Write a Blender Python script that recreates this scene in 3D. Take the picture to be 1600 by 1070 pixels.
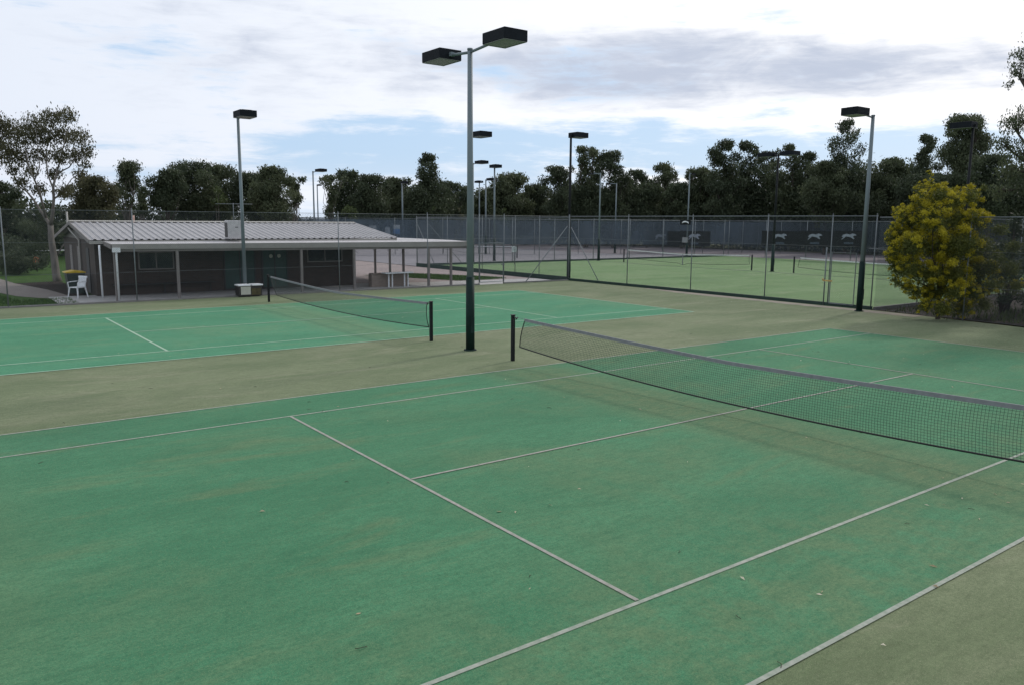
import bpy, math, random
import numpy as np
from mathutils import Vector, Matrix
random.seed(7)
R = math.radians
S = bpy.context.scene
for o in list(bpy.data.objects): bpy.data.objects.remove(o)

# ------------------------------------------------------------------ camera
CAM = Vector((8.7182, -11.2345, 3.2955)); YAW, PITCH, ROLL, F = -.93284, -.15036, .00726, 1244.43
fwd = Vector((math.sin(YAW)*math.cos(PITCH), math.cos(YAW)*math.cos(PITCH), math.sin(PITCH)))
rt0 = Vector((math.cos(YAW), -math.sin(YAW), 0)); up0 = rt0.cross(fwd)
rt = math.cos(ROLL)*rt0 + math.sin(ROLL)*up0
up = -math.sin(ROLL)*rt0 + math.cos(ROLL)*up0
cam = bpy.data.cameras.new('camera'); co = bpy.data.objects.new('camera', cam); S.collection.objects.link(co)
m = Matrix((rt, up, -fwd)).transposed().to_4x4(); m.translation = CAM; co.matrix_world = m
cam.sensor_width = 36; cam.lens = F/1600*36; cam.clip_end = 3000; cam.clip_start = .1
S.camera = co
def at(u, v, D):      # a viewing direction of the survey photo turned into a place at depth D
    d = rt*((u-800)/F) - up*((v-535)/F) + fwd
    return CAM + d*D

# ------------------------------------------------------------------ world
SUN_EL, SUN_AZ = R(37), R(-13)       # azimuth measured from +Y towards +X
w = bpy.data.worlds.new('World'); S.world = w; w.use_nodes = True
nt = w.node_tree; N = nt.nodes; Lk = nt.links
for n in list(N): N.remove(n)
def nd(t, **k):
    n = N.new(t)
    for a, b in k.items(): setattr(n, a, b)
    return n
def mth(op, a, b=None, c=None, clamp=False):
    n = nd('ShaderNodeMath', operation=op); n.use_clamp = clamp
    for i, x in enumerate((a, b, c)):
        if x is None: continue
        if isinstance(x, (int, float)): n.inputs[i].default_value = x
        else: Lk.new(x, n.inputs[i])
    return n.outputs[0]
def mixc(f, a, b):
    n = nd('ShaderNodeMix', data_type='RGBA')
    for s, x in ((n.inputs[0], f), (n.inputs[6], a), (n.inputs[7], b)):
        if isinstance(x, (int, float)): s.default_value = x
        elif isinstance(x, tuple): s.default_value = (*x, 1)
        else: Lk.new(x, s)
    return n.outputs[2]
def sstep(x, a, b):
    n = nd('ShaderNodeMapRange', interpolation_type='SMOOTHSTEP')
    Lk.new(x, n.inputs[0]); n.inputs[1].default_value = a; n.inputs[2].default_value = b
    n.inputs[3].default_value = 0; n.inputs[4].default_value = 1
    return n.outputs[0]
SKY = .1
sky = nd('ShaderNodeTexSky', sky_type='NISHITA'); sky.sun_disc = False
sky.sun_elevation = SUN_EL; sky.sun_rotation = SUN_AZ; sky.dust_density = 1.5; sky.ozone_density = 1.5
tc = nd('ShaderNodeTexCoord'); sp = nd('ShaderNodeSeparateXYZ'); Lk.new(tc.outputs['Generated'], sp.inputs[0])
az = mth('ARCTAN2', sp.outputs[0], sp.outputs[1])            # radians from +Y; photo spans about -1.5 .. -.37
el = mth('ARCSINE', mth('MINIMUM', mth('MAXIMUM', sp.outputs[2], -1.0), 1.0))
def cloud_noise(sx, sy, scale, detail, rough, off=0, dist=0.0):
    cb = nd('ShaderNodeCombineXYZ'); Lk.new(mth('MULTIPLY', az, sx), cb.inputs[0]); Lk.new(mth('MULTIPLY', el, sy), cb.inputs[1])
    cb.inputs[2].default_value = off
    n = nd('ShaderNodeTexNoise'); Lk.new(cb.outputs[0], n.inputs['Vector'])
    n.inputs['Scale'].default_value = scale; n.inputs['Detail'].default_value = detail
    n.inputs['Roughness'].default_value = rough; n.inputs['Distortion'].default_value = dist
    return n.outputs[0]
n1 = cloud_noise(1.5, 4.6, 3.0, 8, .55, 2.0, .5)      # big streaky forms
n2 = cloud_noise(2.4, 6.0, 4.2, 10, .56, 9.3, .6)     # billows
n3 = cloud_noise(1.2, 8.0, 9.0, 8, .65, 4.1, .2)
def blob(a0, e0, sa, se):      # soft ellipse of direction
    x = mth('DIVIDE', mth('SUBTRACT', az, a0), sa); y = mth('DIVIDE', mth('SUBTRACT', el, e0), se)
    d = mth('SQRT', mth('ADD', mth('MULTIPLY', x, x), mth('MULTIPLY', y, y)))
    return mth('SUBTRACT', 1.0, sstep(d, 0.25, 1.0))
# cover: overcast aloft, broken towards the horizon
horizon_gap = mth('MULTIPLY', mth('SUBTRACT', 1.0, sstep(el, .085, .15)), sstep(az, -1.45, -1.2))
gapL = blob(-.95, .085, .42, .05); gapR = blob(-.50, .075, .33, .048)
top_gap = blob(-.97, .30, .12, .035)
gap3 = blob(-1.12, .035, .5, .05); extra = mth('MULTIPLY', gap3, .12)
clear = mth('ADD', extra, mth('ADD', mth('ADD', mth('MULTIPLY', gapL, .22), mth('MULTIPLY', gapR, .31)), mth('ADD', mth('MULTIPLY', top_gap, .25), mth('MULTIPLY', horizon_gap, .12))))
cover = mth('ADD', mth('SUBTRACT', mth('ADD', mth('MULTIPLY', n1, .8), mth('MULTIPLY', n2, .45)), clear), .06)
cover = mth('ADD', cover, mth('MULTIPLY', mth('SUBTRACT', n3, .5), .7))
mask = sstep(cover, .34, .66)
# shade: grey undersides in long bands
g1 = blob(-.78, .178, .40, .068); g2 = blob(-1.22, .20, .34, .13); g3 = blob(-.44, .16, .25, .05)
dark = mth('ADD', mth('MULTIPLY', g1, 1.0), mth('ADD', mth('MULTIPLY', g2, .42), mth('MULTIPLY', g3, .6)))
dn = mth('ADD', dark, mth('MULTIPLY', mth('SUBTRACT', mth('ADD', mth('MULTIPLY', n2, .6), mth('MULTIPLY', n3, .5)), .55), 2.0))
shade = sstep(dn, .18, 1.15)
sunw = mth('SUBTRACT', 1.0, sstep(mth('ABSOLUTE', mth('SUBTRACT', az, -.35)), .0, 1.3))
lit = mixc(sunw, (.80, .86, .97), (1.15, 1.15, 1.17))
lit2 = mixc(shade, lit, (.56, .62, .75))
sc = nd('ShaderNodeMix', data_type='RGBA', blend_type='MULTIPLY'); sc.inputs[0].default_value = 1
Lk.new(lit2, sc.inputs[6]); sc.inputs[7].default_value = (1/SKY, 1/SKY, 1/SKY, 1)
# a little thin veil over the blue as well
veil = mixc(.8, sky.outputs[0], (.54/SKY, .74/SKY, 1.0/SKY))
veil = mixc(sstep(el, -.01, .085), (.74/SKY, .84/SKY, .98/SKY), veil)
fin = mixc(mask, veil, sc.outputs[2])
bg = nd('ShaderNodeBackground'); bg.inputs[1].default_value = SKY; Lk.new(fin, bg.inputs[0])
wo = nd('ShaderNodeOutputWorld'); Lk.new(bg.outputs[0], wo.inputs[0])

# ------------------------------------------------------------------ sun
sl = bpy.data.lights.new('sun', 'SUN'); sl.energy = 1.6; sl.angle = R(6); sl.color = (1, .95, .87)
so = bpy.data.objects.new('sun', sl); S.collection.objects.link(so)
tosun = Vector((math.sin(SUN_AZ)*math.cos(SUN_EL), math.cos(SUN_AZ)*math.cos(SUN_EL), math.sin(SUN_EL)))
so.rotation_euler = tosun.to_track_quat('Z', 'Y').to_euler()
S.view_settings.view_transform = 'Standard'; S.view_settings.look = 'None'; S.view_settings.exposure = 0; S.view_settings.gamma = 1
S.view_settings.use_curve_mapping = False
S.render.engine = 'CYCLES'
S.cycles.max_bounces = 6; S.cycles.transparent_max_bounces = 12

# ------------------------------------------------------------------ materials
def mat(name, col, rough=.7, var=.12, scale=4, bump=0, bscale=60, metal=0, col2=None, stretch=(1, 1, 1), transl=0, alpha=None, spec=.5, bdist=.01):
    M = bpy.data.materials.new(name); M.use_nodes = True; t = M.node_tree; b = t.nodes['Principled BSDF']
    b.inputs['Roughness'].default_value = rough; b.inputs['Metallic'].default_value = metal
    b.inputs['Specular IOR Level'].default_value = spec
    c = t.nodes.new('ShaderNodeTexCoord'); mp = t.nodes.new('ShaderNodeMapping'); mp.inputs[3].default_value = stretch
    t.links.new(c.outputs['Object'], mp.inputs[0])
    n = t.nodes.new('ShaderNodeTexNoise'); n.inputs['Scale'].default_value = scale; n.inputs['Detail'].default_value = 6; n.inputs['Roughness'].default_value = .65
    t.links.new(mp.outputs[0], n.inputs['Vector'])
    mr = t.nodes.new('ShaderNodeMapRange'); mr.inputs[1].default_value = .3; mr.inputs[2].default_value = .7
    t.links.new(n.outputs[0], mr.inputs[0])
    mx = t.nodes.new('ShaderNodeMix'); mx.data_type = 'RGBA'; t.links.new(mr.outputs[0], mx.inputs[0])
    c2 = col2 or tuple(x*(1+var) for x in col); c1 = col if col2 else tuple(x*(1-var) for x in col)
    mx.inputs[6].default_value = (*c1, 1); mx.inputs[7].default_value = (*c2, 1)
    t.links.new(mx.outputs[2], b.inputs['Base Color'])
    if bump:
        n2 = t.nodes.new('ShaderNodeTexNoise'); n2.inputs['Scale'].default_value = bscale; n2.inputs['Detail'].default_value = 4
        t.links.new(mp.outputs[0], n2.inputs['Vector'])
        bp = t.nodes.new('ShaderNodeBump'); bp.inputs['Strength'].default_value = bump; bp.inputs['Distance'].default_value = bdist
        t.links.new(n2.outputs[0], bp.inputs['Height']); t.links.new(bp.outputs[0], b.inputs['Normal'])
    if alpha is not None: b.inputs['Alpha'].default_value = alpha
    return M
def leafmat(name, c1, c2, transl=.25):
    M = bpy.data.materials.new(name); M.use_nodes = True; t = M.node_tree; b = t.nodes['Principled BSDF']
    b.inputs['Roughness'].default_value = .55; b.inputs['Specular IOR Level'].default_value = .25
    a = t.nodes.new('ShaderNodeAttribute'); a.attribute_name = 'tint'
    mx = t.nodes.new('ShaderNodeMix'); mx.data_type = 'RGBA'; t.links.new(a.outputs['Fac'], mx.inputs[0])
    mx.inputs[6].default_value = (*c1, 1); mx.inputs[7].default_value = (*c2, 1)
    t.links.new(mx.outputs[2], b.inputs['Base Color'])
    tr = t.nodes.new('ShaderNodeBsdfTranslucent'); t.links.new(mx.outputs[2], tr.inputs[0])
    ms = t.nodes.new('ShaderNodeMixShader'); ms.inputs[0].default_value = transl
    t.links.new(b.outputs[0], ms.inputs[1]); t.links.new(tr.outputs[0], ms.inputs[2])
    t.links.new(ms.outputs[0], t.nodes['Material Output'].inputs[0])
    return M
def turf(name, base, alt, worn, streak_axis=0, sheen=.03, netwear=None):
    """sand filled synthetic grass: fibre speckle, brushed streaks, drifts of sand, worn patches"""
    M = bpy.data.materials.new(name); M.use_nodes = True; t = M.node_tree; b = t.nodes['Principled BSDF']; L = t.links
    b.inputs['Roughness'].default_value = .95; b.inputs['Specular IOR Level'].default_value = .12
    b.inputs['Sheen Weight'].default_value = sheen; b.inputs['Sheen Roughness'].default_value = .45
    c = t.nodes.new('ShaderNodeTexCoord')
    def noise(scale, detail=6, rough=.6, st=(1, 1, 1), dist=0):
        mp = t.nodes.new('ShaderNodeMapping'); mp.inputs[3].default_value = st; L.new(c.outputs['Object'], mp.inputs[0])
        n = t.nodes.new('ShaderNodeTexNoise'); n.inputs['Scale'].default_value = scale; n.inputs['Detail'].default_value = detail
        n.inputs['Roughness'].default_value = rough; n.inputs['Distortion'].default_value = dist; L.new(mp.outputs[0], n.inputs['Vector']); return n.outputs[0]
    def rng(x, a, bb, lo=0, hi=1):
        m_ = t.nodes.new('ShaderNodeMapRange'); m_.interpolation_type = 'SMOOTHSTEP'; L.new(x, m_.inputs[0])
        for i, v in zip((1, 2, 3, 4), (a, bb, lo, hi)): m_.inputs[i].default_value = v
        return m_.outputs[0]
    def mix(f, x, y, bt='MIX'):
        m_ = t.nodes.new('ShaderNodeMix'); m_.data_type = 'RGBA'; m_.blend_type = bt
        for s, q in ((m_.inputs[0], f), (m_.inputs[6], x), (m_.inputs[7], y)):
            if isinstance(q, (int, float)): s.default_value = q
            elif isinstance(q, tuple): s.default_value = (*q, 1)
            else: L.new(q, s)
        return m_.outputs[2]
    def mt(op, x, y=None):
        m_ = t.nodes.new('ShaderNodeMath'); m_.operation = op
        for i, q in enumerate((x, y)):
            if q is None: continue
            if isinstance(q, (int, float)): m_.inputs[i].default_value = q
            else: L.new(q, m_.inputs[i])
        return m_.outputs[0]
    col = mix(rng(noise(.35, 5, .6, (1.6, .5, 1)), .35, .65), base, alt)
    w_ = rng(noise(.55, 7, .68, (2.2, .6, 1), .6), .50, .74, 0, .8)
    w_ = mt('MAXIMUM', w_, mt('MULTIPLY', rng(noise(.23, 5, .62, (1, .8, 1), .8), .47, .66, 0, .55), rng(noise(2.2, 6, .72), .3, .6, .35, 1)))
    if netwear is not None:
        sx = t.nodes.new('ShaderNodeSeparateXYZ'); L.new(c.outputs['Object'], sx.inputs[0])
        xx = mt('ADD', sx.outputs[0], mt('MULTIPLY', mt('SUBTRACT', noise(.6, 3), .5), .8))
        yy = mt('ADD', sx.outputs[1], mt('MULTIPLY', mt('SUBTRACT', noise(.9, 3), .5), .7))
        band = None
        for x0 in netwear:
            a_ = rng(mt('ABSOLUTE', mt('ADD', yy, .5)), .2, 1.7, .95, 0)
            m1 = rng(mt('ABSOLUTE', mt('SUBTRACT', xx, x0)), 4.5, 7.0, 1, .2)
            v = mt('MULTIPLY', a_, m1)
            yb = rng(mt('ABSOLUTE', mt('SUBTRACT', mt('ABSOLUTE', yy), 11.6)), .2, 1.8, .45, 0)
            v = mt('MAXIMUM', v, mt('MULTIPLY', yb, rng(mt('ABSOLUTE', mt('SUBTRACT', xx, x0)), 1.5, 4.5, 1, 0)))
            band = v if band is None else mt('MAXIMUM', band, v)
        if name == 'green_turf': w_ = mt('MAXIMUM', w_, mt('MULTIPLY', rng(xx, 1.6, 5.0, 0, .8), rng(noise(1.3, 7, .75), .38, .62, .1, .9)))
        w_ = mt('MAXIMUM', w_, mt('MULTIPLY', band, rng(noise(3, 6, .7), .25, .6, .55, 1)))
    col = mix(w_, col, worn)
    col = mix(rng(noise(5, 6, .75, (2.5, .7, 1)), .35, .70, 0, .5), col, tuple(x*.62 for x in base))     # brushed streaks
    col = mix(rng(noise(26, 3, .8), .42, .70, 0, .42), col, tuple(x*.5 for x in base))
    col = mix(rng(noise(60, 3, .8, (1.5, .8, 1)), .48, .68, 0, .5), col, tuple(x*.5 for x in base))
    col = mix(rng(noise(45, 3, .8, (1.3, .8, 1), 1), .52, .72, 0, .4), col, tuple(x*1.15 for x in worn))                      # tufts
    col = mix(rng(noise(13, 5, .8, (2.2, .9, 1), .5), .50, .66, 0, .38), col, tuple(x*.55 for x in base))
    col = mix(rng(noise(1.1, 6, .7, (1.8, .7, 1), .7), .52, .68, 0, .30), col, tuple(x*.62 for x in base))
    col = mix(rng(noise(150, 2, .8), .5, .75, 0, .42), col, tuple(min(1, x*1.7+.03) for x in worn))          # sand grains
    col = mix(rng(noise(190, 2, .8, (1.1, 1, 1)), .52, .75, 0, .5), col, tuple(x*.4 for x in base))
    L.new(col, b.inputs['Base Color'])
    bp = t.nodes.new('ShaderNodeBump'); bp.inputs['Strength'].default_value = .5; bp.inputs['Distance'].default_value = .008
    h = mt('ADD', mt('MULTIPLY', noise(110, 3, .8), .8), noise(14, 4, .7))
    L.new(h, bp.inputs['Height']); L.new(bp.outputs[0], b.inputs['Normal'])
    return M
M = {}
M['court'] = turf('green_turf', (.044, .182, .092), (.070, .234, .122), (.155, .20, .100), netwear=(0,))
M['court_b'] = turf('brighter_green_turf', (.048, .215, .115), (.068, .262, .145), (.17, .27, .145), netwear=(0,))
M['surround'] = turf('olive_turf', (.118, .160, .078), (.190, .224, .126), (.265, .268, .175))
M['court2'] = turf('light_turf', (.115, .215, .075), (.165, .270, .115), (.28, .33, .19))
M['line'] = mat('faded_line', (.20, .215, .175), .9, .35, 14, .4, 150, col2=(.34, .325, .29))
M['linea'] = mat('worn_white_line', (.19, .235, .18), .9, .3, 14, .4, 150, col2=(.35, .36, .31))
M['line2'] = mat('pale_green_line', (.29, .42, .31), .9, .2, 7, .4, 150)
M['grass'] = mat('lawn', (.030, .070, .014), .9, .4, 3, 1, 30, col2=(.065, .115, .028), spec=.1, bdist=.05)
M['dirt'] = mat('dry_ground', (.11, .10, .065), .95, .4, .4, 1, 10, col2=(.07, .09, .035), spec=.1)
M['mulch'] = mat('dark_mulch', (.035, .028, .024), .95, .5, 6, 1, 40, spec=.1, bdist=.04)
M['paving'] = mat('mauve_paving', (.25, .20, .188), .85, .15, 2, .3, 40)
M['pathm'] = mat('worn_path', (.15, .13, .115), .9, .2, 2, .3, 40)
M['conc'] = mat('concrete', (.36, .35, .34), .85, .15, 2, .3, 40)
M['hard'] = mat('grey_hardcourt', (.175, .165, .18), .85, .1, .5)
M['hardred'] = mat('mauve_hardcourt', (.125, .105, .115), .85, .1, .5)
M['galv'] = mat('galvanised_steel', (.17, .19, .20), .6, .2, 8, metal=.3, spec=.3)
M['wire'] = mat('weathered_wire', (.10, .115, .125), .7, .2, 8, spec=.2)
M['polegrey'] = mat('grey_green_pole_paint', (.155, .19, .205), .6, .12, 3, .1, 30, stretch=(1, 1, .3), spec=.3)
M['darkgreen'] = mat('dark_green_sleeve', (.006, .020, .017), .65, .35, 5, .1, 30, spec=.2)
M['black'] = mat('black_paint', (.009, .011, .012), .65, .3, 5, spec=.2)
M['lamphouse'] = mat('dark_lamp_housing', (.008, .011, .015), .7, .3, 5, spec=.15)
M['lens'] = mat('lamp_lens', (.13, .15, .12), .25, .15, 6)
M['frame'] = mat('lens_frame', (.16, .16, .15), .5, .15, 6)
M['netting'] = mat('net_twine', (.012, .03, .025), .8, .3, 20)
M['band'] = mat('net_headband', (.20, .205, .215), .85, .15, 10, .3, 200)
M['pband'] = mat('pale_headband', (.62, .64, .64), .8, .1, 10)
M['cord'] = mat('black_cord', (.006, .009, .008), .7, .2, 20)
M['whitep'] = mat('white_plastic', (.72, .74, .76), .4, .05, 4)
M['cream'] = mat('cream_paint', (.34, .325, .295), .6, .08, 2)
M['fascia'] = mat('fascia_paint', (.29, .275, .255), .6, .08, 2)
M['post'] = mat('brown_grey_post', (.20, .18, .17), .7, .12, 3)
M['trim'] = mat('dark_trim', (.03, .028, .027), .6, .2, 3)
M['green'] = mat('green_door_paint', (.012, .048, .038), .5, .2, 3)
M['kerbd'] = mat('dark_green_board', (.012, .035, .025), .7, .3, 4)
M['kerb'] = mat('grey_edging', (.17, .165, .16), .9, .2, 3, .3, 40)
M['glass'] = mat('dark_glass', (.02, .025, .03), .08, .2, 1)
M['yellow'] = mat('yellow_lid', (.55, .38, .02), .45, .1, 4)
M['bin'] = mat('dark_bin', (.02, .035, .03), .5, .2, 4)
M['orange'] = mat('orange_sign', (.75, .16, .05), .5, .1, 4)
M['blue'] = mat('blue_print', (.04, .22, .55), .5, .1, 4)
M['signwhite'] = mat('sign_white', (.62, .66, .68), .5, .05, 4)
M['fmark'] = mat('faded_mark', (.22, .25, .29), .7, .2, 4)
M['beige'] = mat('beige_panel', (.42, .42, .36), .5, .12, 5)
M['rust'] = mat('stained_panel', (.06, .05, .02), .7, .6, 9)
M['bark'] = mat('pale_bark', (.125, .112, .098), .85, .45, 2.5, .6, 12, stretch=(2, 2, .4))
M['barkd'] = mat('dark_bark', (.045, .035, .028), .9, .4, 3, .8, 14, stretch=(2, 2, .5))
M['gum'] = leafmat('gum_leaves', (.040, .056, .030), (.120, .140, .072), .35)
M['brownleaf'] = leafmat('brownish_leaves', (.042, .046, .026), (.125, .120, .062), .35)
M['darkleaf'] = leafmat('dark_leaves', (.028, .042, .024), (.088, .108, .056), .3)
M['midleaf'] = leafmat('olive_leaves', (.030, .048, .016), (.085, .11, .035), .2)
M['blossom'] = leafmat('wattle_blossom', (.26, .23, .015), (.60, .51, .04), .35)
M['litter'] = leafmat('dry_leaf', (.30, .22, .12), (.60, .55, .42), .1)
M['litterd'] = leafmat('dark_twig', (.02, .018, .012), (.07, .06, .04), .1)
def brick(name, c1, c2, mortar, sc=1, axis='y'):
    M_ = bpy.data.materials.new(name); M_.use_nodes = True; t = M_.node_tree; b = t.nodes['Principled BSDF']; b.inputs['Roughness'].default_value = .85
    c = t.nodes.new('ShaderNodeTexCoord'); s = t.nodes.new('ShaderNodeSeparateXYZ'); t.links.new(c.outputs['Object'], s.inputs[0])
    ad = t.nodes.new('ShaderNodeMath'); ad.operation = 'ADD'; t.links.new(s.outputs[0], ad.inputs[0]); t.links.new(s.outputs[1], ad.inputs[1])
    cb = t.nodes.new('ShaderNodeCombineXYZ'); t.links.new(ad.outputs[0], cb.inputs[0]); t.links.new(s.outputs[2], cb.inputs[1])
    k = t.nodes.new('ShaderNodeTexBrick'); t.links.new(cb.outputs[0], k.inputs[0])
    k.inputs['Scale'].default_value = sc; k.inputs['Color1'].default_value = (*c1, 1); k.inputs['Color2'].default_value = (*c2, 1); k.inputs['Mortar'].default_value = (*mortar, 1)
    k.inputs['Brick Width'].default_value = .24; k.inputs['Row Height'].default_value = .086; k.inputs['Mortar Size'].default_value = .006
    t.links.new(k.outputs[0], b.inputs['Base Color']); return M_
M['brick'] = brick('brown_brick', (.066, .046, .037), (.050, .036, .030), (.062, .054, .048))
M['brickl'] = brick('tan_brick', (.27, .21, .175), (.22, .17, .14), (.28, .26, .24))
def windscreen(name, col, alpha):
    M_ = mat(name, col, .85, .28, .7, 0, stretch=(1, 1, .5), spec=.1); t = M_.node_tree; b = t.nodes['Principled BSDF']
    n = t.nodes.new('ShaderNodeTexNoise'); n.inputs['Scale'].default_value = .25; c = t.nodes.new('ShaderNodeTexCoord'); t.links.new(c.outputs['Object'], n.inputs[0])
    mr = t.nodes.new('ShaderNodeMapRange'); mr.inputs[1].default_value = .3; mr.inputs[2].default_value = .7
    mr.inputs[3].default_value = alpha-.16; mr.inputs[4].default_value = alpha+.14; t.links.new(n.outputs[0], mr.inputs[0]); t.links.new(mr.outputs[0], b.inputs['Alpha'])
    return M_
M['screen'] = windscreen('blue_grey_shadecloth', (.090, .118, .148), .66)
M['screen2'] = windscreen('dark_shadecloth', (.032, .042, .052), .70)

# ------------------------------------------------------------------ builders
COL = S.collection
class MB:
    def __init__(s): s.v = []; s.f = []; s.sm = []
    def quad(s, *p, smooth=False):
        i = len(s.v); s.v += [tuple(x) for x in p]; s.f.append(tuple(range(i, i+len(p)))); s.sm.append(smooth)
    def box(s, x0, x1, y0, y1, z0, z1):
        i = len(s.v)
        s.v += [(x0, y0, z0), (x1, y0, z0), (x1, y1, z0), (x0, y1, z0), (x0, y0, z1), (x1, y0, z1), (x1, y1, z1), (x0, y1, z1)]
        for q in ((0, 3, 2, 1), (4, 5, 6, 7), (0, 1, 5, 4), (1, 2, 6, 5), (2, 3, 7, 6), (3, 0, 4, 7)):
            s.f.append(tuple(i+k for k in q)); s.sm.append(False)
        return s
    def tube(s, pts, r, n=8, cap=True, smooth=True):
        pts = [Vector(p) for p in pts]
        if not hasattr(r, '__len__'): r = [r]*len(pts)
        i0 = len(s.v); pa = None
        for k, p in enumerate(pts):
            d = (pts[min(k+1, len(pts)-1)]-pts[max(k-1, 0)]).normalized()
            if pa is None:
                pa = d.cross(Vector((0, 0, 1)) if abs(d.z) < .9 else Vector((1, 0, 0))).normalized()
            else: pa = (pa-d*pa.dot(d)).normalized()
            pb = d.cross(pa)
            for j in range(n):
                a = 2*math.pi*j/n; s.v.append(tuple(p+pa*(r[k]*math.cos(a))+pb*(r[k]*math.sin(a))))
        for k in range(len(pts)-1):
            for j in range(n):
                a = i0+k*n+j; b = i0+k*n+(j+1) % n
                s.f.append((a, b, b+n, a+n)); s.sm.append(smooth)
        if cap:
            s.f.append(tuple(i0+j for j in reversed(range(n)))); s.sm.append(False)
            s.f.append(tuple(i0+(len(pts)-1)*n+j for j in range(n))); s.sm.append(False)
        return s
    def prism(s, poly, axis, a, b):      # poly: list of 2D; axis extruded from a to b
        def P(q, t): return {'x': (t, q[0], q[1]), 'y': (q[0], t, q[1]), 'z': (q[0], q[1], t)}[axis]
        i = len(s.v); n = len(poly); s.v += [P(q, a) for q in poly]+[P(q, b) for q in poly]
        s.f.append(tuple(i+k for k in reversed(range(n)))); s.f.append(tuple(i+n+k for k in range(n))); s.sm += [False]*2
        for k in range(n): s.f.append((i+k, i+(k+1) % n, i+n+(k+1) % n, i+n+k)); s.sm.append(False)
        return s
    def build(s, name, mt, parent=None, label=None, bevel=0):
        me = bpy.data.meshes.new(name); off = rootloc(parent)
        me.from_pydata([(x-off[0], y-off[1], z-off[2]) for x, y, z in s.v], [], s.f)
        me.polygons.foreach_set('use_smooth', s.sm); me.materials.append(M[mt] if isinstance(mt, str) else mt); me.update()
        o = bpy.data.objects.new(name, me); COL.objects.link(o)
        if parent is not None: o.parent = parent
        if label: o['label'] = label
        if bevel:
            b = o.modifiers.new('bevel', 'BEVEL'); b.width = bevel; b.segments = 2; b.limit_method = 'ANGLE'
        return o
def rootloc(p):
    v = Vector((0, 0, 0))
    while p is not None: v += p.location; p = p.parent
    return v
def thing(name, label, cat, loc, group=None):
    o = bpy.data.objects.new(name, None); COL.objects.link(o); o.location = loc; o.empty_display_size = .3
    o['label'] = label; o['category'] = cat
    if group: o['group'] = group
    return o
def tag(o, label, cat, group=None, kind=None):
    o['label'] = label; o['category'] = cat
    if group: o['group'] = group
    if kind: o['kind'] = kind
    return o
def sheet(name, mt, poly, z, sub=0):
    b = MB(); b.quad(*[(x, y, z) for x, y in poly]); o = b.build(name, mt); o['kind'] = 'structure'; return o
def rect(x0, x1, y0, y1): return [(x0, y0), (x1, y0), (x1, y1), (x0, y1)]

# ------------------------------------------------------------------ ground
sheet('ground', 'dirt', rect(-900, 600, -500, 1200), -.10)
sheet('lawn', 'grass', rect(-140, -27.0, -60, 4), -.06)
sheet('lawn', 'grass', [(-36.2, 10.6), (-29.4, 13.2), (-29.2, 15.2), (-29.9, 16.9), (-32, 16.4), (-35.6, 14.2)], -.034)
sheet('paving', 'paving', rect(-72, -26.1, 4.0, 18.2), -.05)
sheet('concrete_path', 'conc', [(-29.6, 9.2), (-26.1, 9.2), (-26.1, 18.1), (-28.6, 18.1), (-29.1, 13.2)], -.042)
sheet('path', 'pathm', [(-30.2, -6.1), (-29.2, -6.8), (-31.5, -8.0), (-38.5, -9.5), (-60, -11.0), (-60, -9.3), (-39.5, -7.4), (-34.5, -6.5)], -.048)
sheet('mulch_bed', 'mulch', [(-34.5, -6.5), (-30.2, -6.1), (-30.2, -5.3), (-40, -5.3), (-39.5, -7.4)], -.044)
sheet('terrace_slab', 'conc', rect(-30.2, -26.5, -7.0, 9.2), -.03)
sheet('garden_bed', 'mulch', rect(-7.7, 25, 18.15, 40), -.03)
sheet('hard_court', 'hard', rect(-88, -43.4, 18.4, 72), -.045)
sheet('hard_court', 'hardred', rect(-88, -52, 48, 72), -.038)
sheet('hard_court', 'hardred', rect(-52, 12, 54.3, 72), -.041)
sheet('turf_surround', 'surround', [(-25.85, -30), (22, -30), (22, 16.2), (-2, 17.5), (-7.7, 18.3), (-25.85, 18.3)], 0)
sheet('far_turf', 'court2', rect(-43.2, -7.9, 18.6, 54.2), -.005)

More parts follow.
